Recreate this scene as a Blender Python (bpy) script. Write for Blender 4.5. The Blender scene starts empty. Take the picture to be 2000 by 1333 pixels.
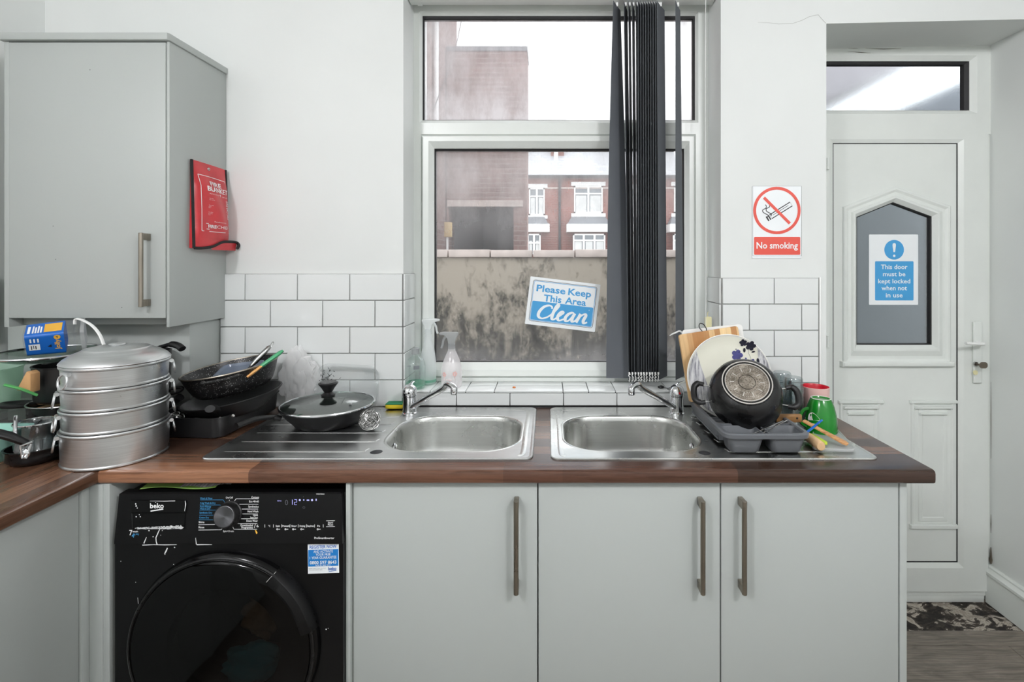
import bpy, bmesh, math, random
from mathutils import Vector, Matrix, Euler, noise as mnoise
from math import sin, cos, pi, radians as R, sqrt, atan2

SC = bpy.context.scene
COL = SC.collection
random.seed(7)

# ---------------------------------------------------------------- camera, light, exposure
CAMH = 1.465
cd = bpy.data.cameras.new('camera'); cam = bpy.data.objects.new('camera', cd); COL.objects.link(cam)
cam.location = (0, 0, CAMH); cam.rotation_euler = (R(90), 0, 0)
cd.sensor_width = 36; cd.lens = 18; cd.shift_x = -0.035; cd.shift_y = -0.07725
cd.clip_start = 0.02; cd.clip_end = 200
SC.camera = cam
w = bpy.data.worlds.new('overcast_sky'); SC.world = w; w.use_nodes = True
bg = w.node_tree.nodes['Background']; bg.inputs[0].default_value = (0.96, 0.98, 1.0, 1); bg.inputs[1].default_value = 2.8
for lx, le in ((-1.2, 78), (1.15, 86)):          # unseen point lights under the ceiling, added as a pair to even the brightness
    ld = bpy.data.lights.new('ceiling_fill_light', 'POINT'); ld.shadow_soft_size = 0.14
    ld.energy = le; ld.color = (1.0, 0.985, 1.02)
    lo = bpy.data.objects.new('ceiling_fill_light', ld); COL.objects.link(lo); lo.location = (lx, -0.55, 2.62)
vs = SC.view_settings
vs.view_transform = 'Standard'; vs.look = 'None'; vs.gamma = 1.0; vs.exposure = 0.0; vs.use_curve_mapping = False
try:
    SC.cycles.max_bounces = 12; SC.cycles.transparent_max_bounces = 24; SC.cycles.diffuse_bounces = 6
    SC.cycles.sample_clamp_indirect = 8; SC.cycles.use_denoising = True
    SC.cycles.caustics_reflective = False; SC.cycles.caustics_refractive = False
except Exception: pass

# ---------------------------------------------------------------- helpers
def PX(px, D): return (px - 1070) / 1000 * D
def PZ(py, D): return CAMH + (512 - py) / 1000 * D
def P(px, py, D): return Vector((PX(px, D), D, PZ(py, D)))
def lin(c):
    out = []
    for v in c[:3]:
        v = v / 255
        out.append(v / 12.92 if v <= 0.04045 else ((v + 0.055) / 1.055) ** 2.4)
    return (*out, 1)

MATS = {}
def newmat(name):
    m = bpy.data.materials.new(name); m.use_nodes = True
    nt = m.node_tree; b = nt.nodes['Principled BSDF']; MATS[name] = m
    return m, nt, b
def objcoord(nt, scale=(1, 1, 1), rot=(0, 0, 0), loc=(0, 0, 0)):
    tc = nt.nodes.new('ShaderNodeTexCoord'); mp = nt.nodes.new('ShaderNodeMapping')
    mp.inputs['Scale'].default_value = scale; mp.inputs['Rotation'].default_value = rot; mp.inputs['Location'].default_value = loc
    nt.links.new(tc.outputs['Object'], mp.inputs['Vector']); return mp.outputs['Vector']
def noise(nt, vec, scale, detail=4, rough=0.55, dist=0):
    n = nt.nodes.new('ShaderNodeTexNoise'); n.inputs['Scale'].default_value = scale
    n.inputs['Detail'].default_value = detail; n.inputs['Roughness'].default_value = rough; n.inputs['Distortion'].default_value = dist
    nt.links.new(vec, n.inputs['Vector']); return n.outputs['Fac']
def ramp(nt, fac, stops):
    r = nt.nodes.new('ShaderNodeValToRGB'); e = r.color_ramp.elements
    while len(e) < len(stops): e.new(0.5)
    for i, (p, c) in enumerate(stops):
        e[i].position = p; e[i].color = c if len(c) == 4 else (*c, 1)
    nt.links.new(fac, r.inputs['Fac']); return r.outputs['Color']
def mix(nt, fac, a, b, mode='MIX'):
    m = nt.nodes.new('ShaderNodeMix'); m.data_type = 'RGBA'; m.blend_type = mode
    for s, v in ((m.inputs[0], fac), (m.inputs[6], a), (m.inputs[7], b)):
        if isinstance(v, (float, int, tuple)): s.default_value = v
        else: nt.links.new(v, s)
    return m.outputs[2]
def math_(nt, op, a, b=0.0):
    m = nt.nodes.new('ShaderNodeMath'); m.operation = op
    for s, v in ((m.inputs[0], a), (m.inputs[1], b)):
        if isinstance(v, (float, int)): s.default_value = v
        else: nt.links.new(v, s)
    return m.outputs[0]
def bump(nt, b, h, strength=0.2, dist=0.002):
    n = nt.nodes.new('ShaderNodeBump'); n.inputs['Strength'].default_value = strength; n.inputs['Distance'].default_value = dist
    nt.links.new(h, n.inputs['Height']); nt.links.new(n.outputs[0], b.inputs['Normal'])
BW = ((0, (0, 0, 0)), (1, (1, 1, 1)))

def simple(name, col, rough=0.5, metal=0, var=0.06, vscale=6, bmp=0, bscale=60, coat=0, spec=0.5, rvar=0.0):
    m, nt, b = newmat(name)
    v = objcoord(nt)
    c = lin(col)
    f = noise(nt, v, vscale)
    lo_ = tuple(max(0, x * (1 - var)) for x in c[:3]); hi_ = tuple(min(1, x * (1 + var)) for x in c[:3])
    nt.links.new(ramp(nt, f, ((0.3, lo_), (0.7, hi_))), b.inputs['Base Color'])
    b.inputs['Roughness'].default_value = rough; b.inputs['Metallic'].default_value = metal
    b.inputs['Specular IOR Level'].default_value = spec
    b.inputs['Coat Weight'].default_value = coat
    if rvar:
        f2 = noise(nt, v, vscale * 2.3)
        rr = nt.nodes.new('ShaderNodeMapRange'); rr.inputs['From Min'].default_value = .3; rr.inputs['From Max'].default_value = .7
        rr.inputs['To Min'].default_value = max(.02, rough - rvar); rr.inputs['To Max'].default_value = rough + rvar
        nt.links.new(f2, rr.inputs['Value']); nt.links.new(rr.outputs[0], b.inputs['Roughness'])
    if bmp: bump(nt, b, noise(nt, v, bscale, 5), bmp)
    return m

def brushed(name, col, rough=0.3, scale=(4, 4, 180), amount=0.35, dirt=0.0):
    m, nt, b = newmat(name)
    v = objcoord(nt, scale)
    f = noise(nt, v, 3, 5)
    c = lin(col)
    base = ramp(nt, f, ((0.25, tuple(x * (1 - amount) for x in c[:3])), (0.75, tuple(min(1, x * (1 + amount * .4)) for x in c[:3]))))
    v2 = objcoord(nt)
    if dirt:
        d = ramp(nt, noise(nt, v2, 9, 6, .65), ((0.45, (0, 0, 0)), (0.7, (1, 1, 1))))
        base = mix(nt, math_(nt, 'MULTIPLY', d, dirt), base, tuple(x * .35 for x in c[:3]) + (1,))
    nt.links.new(base, b.inputs['Base Color'])
    b.inputs['Metallic'].default_value = 1
    r2 = noise(nt, v2, 7, 5)
    rr = nt.nodes.new('ShaderNodeMapRange'); rr.inputs['From Min'].default_value = .3; rr.inputs['From Max'].default_value = .7
    rr.inputs['To Min'].default_value = rough * .75; rr.inputs['To Max'].default_value = rough * 1.35
    nt.links.new(r2, rr.inputs['Value']); nt.links.new(rr.outputs[0], b.inputs['Roughness'])
    return m

def clear(name, tint=(255, 255, 255), refl=0.06, milk=0.0, milkcol=(235, 238, 238), rough=0.05, dirt_haze=None, trans=0.5):
    """thin glass or clear plastic: transparent + fresnel gloss, a share of milky diffuse"""
    m, nt, b = newmat(name); nt.nodes.remove(b)
    out = nt.nodes['Material Output']
    tr = nt.nodes.new('ShaderNodeBsdfTransparent'); tr.inputs[0].default_value = lin(tint)
    gl = nt.nodes.new('ShaderNodeBsdfGlossy'); gl.inputs['Roughness'].default_value = rough
    lw = nt.nodes.new('ShaderNodeLayerWeight'); lw.inputs['Blend'].default_value = 0.35
    f = math_(nt, 'ADD', math_(nt, 'MULTIPLY', lw.outputs['Facing'], refl * 4), refl)
    mx = nt.nodes.new('ShaderNodeMixShader'); nt.links.new(f, mx.inputs[0])
    nt.links.new(tr.outputs[0], mx.inputs[1]); nt.links.new(gl.outputs[0], mx.inputs[2])
    last = mx.outputs[0]
    if milk or dirt_haze:
        df = nt.nodes.new('ShaderNodeBsdfDiffuse'); df.inputs[0].default_value = lin(milkcol)
        tl = nt.nodes.new('ShaderNodeBsdfTranslucent'); tl.inputs[0].default_value = lin(milkcol)
        m2 = nt.nodes.new('ShaderNodeMixShader'); m2.inputs[0].default_value = trans
        nt.links.new(df.outputs[0], m2.inputs[1]); nt.links.new(tl.outputs[0], m2.inputs[2])
        m3 = nt.nodes.new('ShaderNodeMixShader')
        if dirt_haze: nt.links.new(dirt_haze(nt), m3.inputs[0])
        else: m3.inputs[0].default_value = milk
        nt.links.new(last, m3.inputs[1]); nt.links.new(m2.outputs[0], m3.inputs[2]); last = m3.outputs[0]
    nt.links.new(last, out.inputs[0])
    return m

# ---------------------------------------------------------------- mesh builder
class MB:
    def __init__(s): s.v = []; s.f = []
    def add(s, vs, fs):
        o = len(s.v); s.v += [tuple(x) for x in vs]; s.f += [tuple(i + o for i in f) for f in fs]; return s
    def box(s, x0, x1, y0, y1, z0, z1):
        vs = [(x, y, z) for z in (z0, z1) for y in (y0, y1) for x in (x0, x1)]
        return s.add(vs, [(0, 2, 3, 1), (4, 5, 7, 6), (0, 1, 5, 4), (2, 6, 7, 3), (1, 3, 7, 5), (0, 4, 6, 2)])
    def loft(s, loops, c0=True, c1=True, closed=True):
        n = len(loops[0]); o = len(s.v)
        for l in loops: s.v += [tuple(p) for p in l]
        for i in range(len(loops) - 1):
            for j in range(n if closed else n - 1):
                a, b_ = o + i * n + j, o + i * n + (j + 1) % n
                s.f.append((a, b_, b_ + n, a + n))
        if c0 and closed: s.f.append(tuple(o + j for j in range(n))[::-1])
        if c1 and closed: s.f.append(tuple(o + (len(loops) - 1) * n + j for j in range(n)))
        return s
    def lathe(s, prof, seg=32, c=(0, 0, 0), sx=1, sy=1, fn=None):
        loops = []
        for r, z in prof:
            l = [(c[0] + max(r, 1e-5) * sx * cos(2 * pi * k / seg), c[1] + max(r, 1e-5) * sy * sin(2 * pi * k / seg), c[2] + z) for k in range(seg)]
            loops.append([fn(p) for p in l] if fn else l)
        return s.loft(loops, prof[0][0] < 1e-4, prof[-1][0] < 1e-4)
    def tube(s, path, r, seg=10, closed=False, flat=1.0, up=None):
        path = [Vector(p) for p in path]; n = len(path); loops = []; nrm = None
        for i, p in enumerate(path):
            if closed: t = path[(i + 1) % n] - path[i - 1]
            else: t = path[min(i + 1, n - 1)] - path[max(i - 1, 0)]
            t.normalize()
            if nrm is None:
                ref = Vector(up) if up else (Vector((0, 0, 1)) if abs(t.z) < .9 else Vector((1, 0, 0)))
                nrm = (ref - t * ref.dot(t)).normalized()
            else: nrm = (nrm - t * nrm.dot(t)).normalized()
            bn = t.cross(nrm); rr = r[i] if isinstance(r, (list, tuple)) else r
            loops.append([p + nrm * rr * flat * cos(2 * pi * k / seg) + bn * rr * sin(2 * pi * k / seg) for k in range(seg)])
        if closed: loops.append(loops[0]); return s.loft(loops, False, False)
        return s.loft(loops)
    def prism(s, poly, a, b_, axis='y'):
        m = {'y': lambda u, v, h: (u, h, v), 'x': lambda u, v, h: (h, u, v), 'z': lambda u, v, h: (u, v, h)}[axis]
        return s.loft([[m(u, v, a) for u, v in poly], [m(u, v, b_) for u, v in poly]])
    def grid(s, fn, nu, nv):
        vs = [fn(i / nu, j / nv) for j in range(nv + 1) for i in range(nu + 1)]
        return s.add(vs, [(j * (nu + 1) + i, j * (nu + 1) + i + 1, (j + 1) * (nu + 1) + i + 1, (j + 1) * (nu + 1) + i) for j in range(nv) for i in range(nu)])
    def xf(s, M, start=0):
        s.v[start:] = [tuple(M @ Vector(p)) for p in s.v[start:]]; return s
    def map(s, fn):
        s.v = [tuple(fn(*p)) for p in s.v]; return s

def wm(o):
    M = o.matrix_basis.copy()
    if o.parent: M = wm(o.parent) @ o.matrix_parent_inverse @ M
    return M
def link(o, parent=None, local=False):
    COL.objects.link(o)
    if parent is not None:
        o.parent = parent
        if not local: o.matrix_parent_inverse = wm(parent).inverted()
    return o
def ob(name, mb, mat, parent=None, local=False, bevel=0, seg=2, sharp=40, wn=False, fix=True):
    me = bpy.data.meshes.new(name)
    if isinstance(mb, MB): me.from_pydata(mb.v, [], mb.f)
    elif isinstance(mb, bmesh.types.BMesh): mb.to_mesh(me); mb.free()
    else: me = mb
    if isinstance(mb, MB):
        bm = bmesh.new(); bm.from_mesh(me)
        if bevel: 
            bmesh.ops.remove_doubles(bm, verts=bm.verts, dist=1e-6)
            es = [e for e in bm.edges if len(e.link_faces) == 2 and e.calc_face_angle(0) > R(30)]
            bmesh.ops.bevel(bm, geom=es, offset=bevel, segments=seg, affect='EDGES', profile=.5, clamp_overlap=True)
        if fix: bmesh.ops.recalc_face_normals(bm, faces=bm.faces)
        bm.to_mesh(me); bm.free()
    me.polygons.foreach_set('use_smooth', [True] * len(me.polygons))
    try: me.set_sharp_from_angle(angle=R(sharp))
    except Exception: pass
    me.materials.clear(); me.materials.append(mat)
    o = bpy.data.objects.new(name, me)
    return link(o, parent, local)
def tag(o, label, cat, group=None, kind=None):
    if label: o['label'] = label
    if cat: o['category'] = cat
    if group: o['group'] = group
    if kind: o['kind'] = kind
    return o
def thing(name, label, cat, loc=(0, 0, 0), rot=(0, 0, 0), group=None):
    o = bpy.data.objects.new(name, None); o.location = loc; o.rotation_euler = rot; o.empty_display_size = .05
    COL.objects.link(o); return tag(o, label, cat, group)
def struct(o, label=None):
    o['kind'] = 'structure'
    if label: o['label'] = label
    return o
def copy_tree(o, parent=None):
    c = o.copy(); COL.objects.link(c)
    if parent is not None: c.parent = parent
    for ch in list(o.children): copy_tree(ch, c)
    return c

# 2-D shapes (u right, v up) as (verts, faces), placed on a surface by a mapping function
def s_poly(pts): return ([(u, v) for u, v in pts], [tuple(range(len(pts)))])
def s_rect(x0, y0, x1, y1): return s_poly([(x0, y0), (x1, y0), (x1, y1), (x0, y1)])
def s_rr(x0, y0, x1, y1, r, n=5):
    return s_poly(rrect((x0 + x1) / 2, (y0 + y1) / 2, x1 - x0, y1 - y0, r, n))
def rrect(cx, cy, w_, h_, r, n=5):
    pts = []; r = min(r, w_ / 2 - 1e-6, h_ / 2 - 1e-6)
    for (sx, sy, a0) in ((1, 1, 0), (-1, 1, 90), (-1, -1, 180), (1, -1, 270)):
        for k in range(n + 1):
            a = R(a0 + 90 * k / n)
            pts.append((cx + sx * (w_ / 2 - r) + r * cos(a), cy + sy * (h_ / 2 - r) + r * sin(a)))
    return pts
def s_ring(cx, cy, r0, r1, n=40, a0=0, a1=2 * pi, ry=1):
    full = abs(a1 - a0 - 2 * pi) < 1e-6; m = n if full else n + 1
    vs = [(cx + r * cos(a0 + (a1 - a0) * k / n), cy + r * ry * sin(a0 + (a1 - a0) * k / n)) for k in range(m) for r in (r0, r1)]
    fs = [(2 * k, 2 * k + 1, 2 * ((k + 1) % m) + 1, 2 * ((k + 1) % m)) for k in range(n)]
    return (vs, fs)
def s_disc(cx, cy, r, n=24, ry=1): return s_poly([(cx + r * cos(2 * pi * k / n), cy + r * ry * sin(2 * pi * k / n)) for k in range(n)])
def smooth(pts, n=6, closed=False):
    P_ = [Vector(p) for p in pts]; out = []; m = len(P_)
    for i in range(m if closed else m - 1):
        if closed: a, b_, c, d = P_[i - 1], P_[i], P_[(i + 1) % m], P_[(i + 2) % m]
        else: a, b_, c, d = P_[max(i - 1, 0)], P_[i], P_[i + 1], P_[min(i + 2, m - 1)]
        for k in range(n):
            t = k / n
            out.append(.5 * ((2 * b_) + (c - a) * t + (2 * a - 5 * b_ + 4 * c - d) * t * t + (3 * b_ - a - 3 * c + d) * t ** 3))
    if not closed: out.append(P_[-1])
    return out
def s_line(pts, w_, closed=False):
    pts = [Vector(p[:2]) for p in pts]; n = len(pts); vs = []; ws = w_ if isinstance(w_, (list, tuple)) else [w_] * n
    for i, p in enumerate(pts):
        t = pts[(i + 1) % n] - pts[i - 1] if closed else pts[min(i + 1, n - 1)] - pts[max(i - 1, 0)]
        if t.length < 1e-9: t = Vector((1, 0))
        t.normalize(); nn = Vector((-t.y, t.x)) * ws[i] / 2
        vs += [tuple(p + nn), tuple(p - nn)]
    m = n if closed else n - 1
    return (vs, [(2 * i, 2 * i + 1, 2 * ((i + 1) % n) + 1, 2 * ((i + 1) % n)) for i in range(m)])
def s_text(txt, cx, cy, w_=None, h_=1.0, bold=0.0, align='C', shear=0, res=2, rot=0):
    """text with cap height h_ (and total width w_ if given); cx is the centre, the left or the right edge"""
    cu = bpy.data.curves.new('t', 'FONT'); cu.body = txt; cu.size = 1; cu.resolution_u = res; cu.offset = bold; cu.shear = shear
    o = bpy.data.objects.new('t', cu); me = bpy.data.meshes.new_from_object(o)
    vs = [(v.co.x, v.co.y) for v in me.vertices]; fs = [tuple(p.vertices) for p in me.polygons]
    bpy.data.objects.remove(o); bpy.data.curves.remove(cu); bpy.data.meshes.remove(me)
    if not vs: return ([], [])
    x0 = min(v[0] for v in vs); x1 = max(v[0] for v in vs)
    k = h_ / 0.69; kx = (w_ / (x1 - x0)) if w_ else k
    W = (x1 - x0) * kx; ox = {'C': cx - W / 2, 'L': cx, 'R': cx - W}[align]
    out = [(ox + (u - x0) * kx, cy - h_ / 2 + v * k) for u, v in vs]
    if rot:
        c, s = cos(rot), sin(rot); out = [(cx + (u - cx) * c - (v - cy) * s, cy + (u - cx) * s + (v - cy) * c) for u, v in out]
    return (out, fs)
def s_rot(sh, cx, cy, a):
    c, s = cos(a), sin(a)
    return ([(cx + (u - cx) * c - (v - cy) * s, cy + (u - cx) * s + (v - cy) * c) for u, v in sh[0]], sh[1])
def print_on(name, shapes, put, mat, parent, local=False):
    mb = MB()
    for vs, fs in shapes: mb.add([put(u, v) for u, v in vs], fs)
    return ob(name, mb, mat, parent, local, fix=False)

def plate(outer, holes, z, mb=None):
    """flat face between an outer loop and hole loops (lists of (x,y)) at height z -> verts, faces"""
    bm = bmesh.new(); es = []
    for lp in [outer] + holes:
        vs = [bm.verts.new((x, y, z)) for x, y in lp]
        es += [bm.edges.new((vs[i], vs[(i + 1) % len(vs)])) for i in range(len(vs))]
    bmesh.ops.triangle_fill(bm, use_beauty=True, use_dissolve=False, edges=es)
    bm.verts.index_update()
    r = ([tuple(v.co) for v in bm.verts], [tuple(v.index for v in f.verts) for f in bm.faces]); bm.free(); return r
def offset(poly, d):
    """inset a counter-clockwise polygon by d"""
    n = len(poly); out = []
    for i in range(n):
        p0, p1, p2 = Vector(poly[i - 1]), Vector(poly[i]), Vector(poly[(i + 1) % n])
        e1 = (p1 - p0).normalized(); e2 = (p2 - p1).normalized()
        n1 = Vector((-e1.y, e1.x)); n2 = Vector((-e2.y, e2.x)); b_ = n1 + n2
        if b_.length < 1e-6: b_ = n1
        b_ = b_ / b_.length; k = d / max(.2, b_.dot(n1)); out.append(tuple(p1 + b_ * k))
    return out
def moulding(mb, poly, prof, c0=False, c1=False):
    """prof: (inset, y) pairs; poly in (x,z)"""
    return mb.loft([[(u, y, v) for u, v in offset(poly, d)] for d, y in prof], c0, c1)
def rectp(x0, z0, x1, z1): return [(x0, z0), (x1, z0), (x1, z1), (x0, z1)]
def pxrect(x0, y0, x1, y1, D): return rectp(PX(x0, D), PZ(y1, D), PX(x1, D), PZ(y0, D))
def lerp(a, b_, t): return a + (b_ - a) * t
# ---------------------------------------------------------------- materials
simple('wall_paint', (222, 225, 223), .6, var=.025, vscale=2.2, bmp=.12, bscale=38)
simple('ceiling_paint', (226, 228, 226), .8, var=.02)
simple('upvc', (222, 226, 222), .32, var=.03, vscale=5)
simple('tile_glaze', (223, 226, 225), .12, var=.02, vscale=3, spec=.5)
simple('grout_dark', (74, 74, 72), .9, var=.25, vscale=14)
simple('grout', (150, 151, 148), .9, var=.25, vscale=14)
simple('black_seal', (30, 30, 31), .6)
simple('cabinet_grey', (173, 178, 175), .38, var=.015, vscale=1.5)
simple('cabinet_edge', (164, 169, 166), .4, var=.02)
simple('cabinet_inside', (120, 122, 120), .6)
brushed('handle_steel', (158, 150, 138), .32, (60, 60, 3), .25)
brushed('sink_steel', (206, 207, 204), .27, (2, 60, 60), .08, dirt=.06)
brushed('sink_dirty', (206, 207, 206), .31, (2, 50, 50), .12, dirt=.14)
brushed('chrome', (225, 226, 228), .08, (3, 3, 3), .08)
brushed('aluminium', (224, 226, 227), .31, (3, 3, 140), .14)
brushed('pan_base_metal', (176, 165, 150), .42, (40, 40, 40), .4, dirt=.5)
simple('black_enamel', (17, 17, 18), .28, var=.2, rvar=.08)
simple('black_nonstick', (26, 26, 27), .4, var=.25, rvar=.1)
simple('black_plastic', (17, 17, 18), .42, var=.1)
simple('machine_black', (12, 12, 13), .32, var=.12, spec=.3)
simple('machine_gloss', (8, 8, 9), .12, var=.1, spec=.3)
simple('rubber', (36, 37, 40), .6)
simple('print_white', (235, 236, 236), .5)
simple('print_dim', (90, 92, 100), .5)
simple('print_blue', (60, 140, 190), .5)
simple('sticker_blue', (30, 122, 196), .4)
simple('sign_blue', (70, 158, 214), .4, var=.02)
simple('sign_white', (236, 240, 242), .4, var=.02)
simple('sign_red', (222, 82, 68), .4, var=.02)
simple('sign_black', (35, 34, 36), .5)
simple('label_blue', (24, 98, 184), .4)
simple('label_yellow', (232, 176, 62), .4)
simple('blanket_red', (198, 54, 60), .3, var=.1, vscale=18, bmp=.1, bscale=40)
simple('piping_black', (24, 23, 24), .7)
simple('blind_fabric', (92, 96, 101), .75, var=.06, bmp=.1, bscale=400)
simple('rack_plastic', (104, 107, 111), .32, var=.05)
simple('ring_metal', (206, 202, 196), .35, metal=.4, var=.1, vscale=40)
simple('white_plastic', (236, 237, 235), .4)
simple('mint_plastic', (160, 208, 194), .45)
simple('green_plastic', (96, 178, 104), .4)
simple('cup_green', (14, 122, 30), .22, var=.04, coat=.3)
simple('cup_pink', (240, 196, 190), .35)
simple('cup_red', (196, 14, 40), .35)
simple('blue_plastic', (40, 116, 214), .4)
simple('lime_plastic', (190, 214, 70), .45)
simple('utensil_green', (74, 160, 112), .4)
simple('sponge_yellow', (232, 206, 46), .85, bmp=.5, bscale=200)
simple('sponge_green', (40, 128, 88), .9, bmp=.5, bscale=300)
simple('cork', (196, 152, 104), .8, var=.15, bmp=.3, bscale=150)
simple('pale_wood', (222, 184, 140), .55, var=.12, vscale=12)
simple('teal_cloth', (60, 140, 140), .9, bmp=.3)
simple('brown_cloth', (140, 105, 70), .9, bmp=.3)
simple('leaflet_green', (150, 190, 100), .6)
simple('brown_key', (118, 108, 96), .4, metal=.7)
simple('ivory_plastic', (222, 216, 170), .5)
simple('crumb_orange', (206, 120, 60), .8)
simple('detergent', (226, 228, 228), .6, var=.08)
simple('crack_dark', (170, 172, 166), .9)
simple('mould_dark', (96, 88, 76), .9)
simple('plate_white', (240, 240, 234), .16, var=.015)
simple('plate_cream', (234, 233, 218), .16, var=.015)
simple('flower_blue', (66, 66, 128), .3, var=.2, vscale=60)
simple('flower_dark', (42, 42, 54), .3)
simple('stem_grey', (120, 122, 128), .4)
simple('steel_wire', (176, 176, 174), .25, metal=1)
simple('concrete_coping', (196, 184, 178), .85, var=.15, vscale=9, bmp=.4)
simple('far_white', (235, 236, 236), .5)
simple('far_glass', (120, 128, 134), .15)
simple('far_curtain', (206, 208, 208), .8, var=.1, vscale=3)
simple('slate', (120, 124, 130), .5, var=.12, vscale=3)
simple('far_dark', (52, 54, 58), .6)
simple('yard_concrete', (140, 138, 132), .9, var=.2)
simple('pale_render', (176, 170, 172), .85, var=.08)
simple('dark_render', (98, 101, 102), .85, var=.1, vscale=4)
simple('cream_box', (196, 170, 120), .6)
simple('backdoor_outside', (130, 96, 92), .8)

def speckled():
    m, nt, b = newmat('speckled_black'); v = objcoord(nt)
    vo = nt.nodes.new('ShaderNodeTexVoronoi'); vo.inputs['Scale'].default_value = 320; nt.links.new(v, vo.inputs['Vector'])
    sz = nt.nodes.new('ShaderNodeSeparateColor'); nt.links.new(vo.outputs['Color'], sz.inputs[0])
    th = math_(nt, 'MULTIPLY', math_(nt, 'SUBTRACT', sz.outputs[0], .52), .75)
    f = math_(nt, 'LESS_THAN', vo.outputs['Distance'], th)
    nt.links.new(mix(nt, f, lin((24, 24, 25)), lin((190, 190, 188))), b.inputs['Base Color'])
    b.inputs['Roughness'].default_value = .33
speckled()

def wood(name, along='x', front=1.36, w_=.062, L=.6505, ox=0.0, c1=(72, 52, 43), c2=(134, 98, 76)):
    m, nt, b = newmat(name)
    rot = (0, 0, 0) if along == 'x' else (0, 0, R(90))
    v = objcoord(nt, (1, 1, 0), rot, (ox, -front, 0))
    br = nt.nodes.new('ShaderNodeTexBrick'); br.offset = .37; br.offset_frequency = 2; br.squash = 1
    br.inputs['Scale'].default_value = 1; br.inputs['Mortar Size'].default_value = .0006; br.inputs['Mortar Smooth'].default_value = 0
    br.inputs['Brick Width'].default_value = L; br.inputs['Row Height'].default_value = w_; br.inputs['Bias'].default_value = -.25
    br.inputs['Color1'].default_value = lin(c1); br.inputs['Color2'].default_value = lin(c2); br.inputs['Mortar'].default_value = lin((50, 34, 28))
    nt.links.new(v, br.inputs['Vector'])
    base = br.outputs['Color']
    if along == 'x':        # the outermost stave that wraps over the front edge, joint by joint
        sp = nt.nodes.new('ShaderNodeSeparateXYZ'); nt.links.new(objcoord(nt), sp.inputs[0])
        mr = nt.nodes.new('ShaderNodeMapRange'); nt.links.new(sp.outputs['X'], mr.inputs['Value'])
        mr.inputs['From Min'].default_value = -1.2; mr.inputs['From Max'].default_value = 1.05
        rp = nt.nodes.new('ShaderNodeValToRGB'); rp.color_ramp.interpolation = 'CONSTANT'
        es = rp.color_ramp.elements; st = [(-1.2, (150, 106, 80)), (-.798, (104, 72, 56)), (-.12, (92, 63, 50)), (.036, (86, 59, 47)), (.503, (60, 42, 33))]
        while len(es) < len(st): es.new(.5)
        for e, (xx, cc) in zip(es, st): e.position = (xx + 1.2) / 2.25; e.color = lin(cc)
        nt.links.new(mr.outputs[0], rp.inputs['Fac'])
        base = mix(nt, math_(nt, 'LESS_THAN', sp.outputs['Y'], front + w_), base, rp.outputs['Color'])
    gs = (2.2, 46, 46) if along == 'x' else (46, 2.2, 46)
    v2 = objcoord(nt, gs)
    g = noise(nt, v2, 2.2, 7, .62, .6)
    gr = ramp(nt, g, ((0.28, (.52, .5, .48)), (0.5, (.95, .95, .95)), (0.75, (1.18, 1.16, 1.14))))
    fine = noise(nt, objcoord(nt, tuple(x * 3 for x in gs)), 5, 3)
    c = mix(nt, 1.0, base, gr, 'MULTIPLY')
    c = mix(nt, .22, c, ramp(nt, fine, ((.35, (.3, .3, .3)), (.65, (1, 1, 1)))), 'MULTIPLY')
    nt.links.new(c, b.inputs['Base Color'])
    b.inputs['Roughness'].default_value = .25; b.inputs['Specular IOR Level'].default_value = .5
    bump(nt, b, g, .06)
wood('worktop_wood', 'x', front=1.355, ox=.148)
wood('worktop_wood_side', 'y', front=-1.19, ox=.2, c1=(98, 70, 54), c2=(150, 110, 86))

def bamboo():
    m, nt, b = newmat('bamboo_board'); v = objcoord(nt, (1, 1, 1))
    sx = nt.nodes.new('ShaderNodeSeparateXYZ'); nt.links.new(v, sx.inputs[0])
    k = math_(nt, 'FLOOR', math_(nt, 'MULTIPLY', sx.outputs['X'], 50))
    wn = nt.nodes.new('ShaderNodeTexWhiteNoise'); wn.noise_dimensions = '1D'; nt.links.new(k, wn.inputs['W'])
    c = ramp(nt, wn.outputs['Value'], ((.1, lin((184, 132, 80))), (.9, lin((246, 216, 164)))))
    g = noise(nt, objcoord(nt, (90, 90, 4)), 2, 4)
    nt.links.new(mix(nt, .25, c, ramp(nt, g, ((.3, (.4, .35, .3)), (.7, (1, 1, 1)))), 'MULTIPLY'), b.inputs['Base Color'])
    b.inputs['Roughness'].default_value = .5
bamboo()
def woodplain(name, c1, c2, sc=(80, 80, 5), rough=.5):
    m, nt, b = newmat(name); g = noise(nt, objcoord(nt, sc), 2, 5)
    nt.links.new(ramp(nt, g, ((.3, lin(c1)), (.7, lin(c2)))), b.inputs['Base Color']); b.inputs['Roughness'].default_value = rough
woodplain('utensil_wood', (176, 122, 76), (222, 172, 118), (5, 80, 80))
woodplain('knife_wood', (120, 84, 46), (168, 124, 74), (6, 70, 70))
woodplain('spatula_wood', (214, 150, 84), (236, 186, 116), (20, 20, 20))

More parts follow.
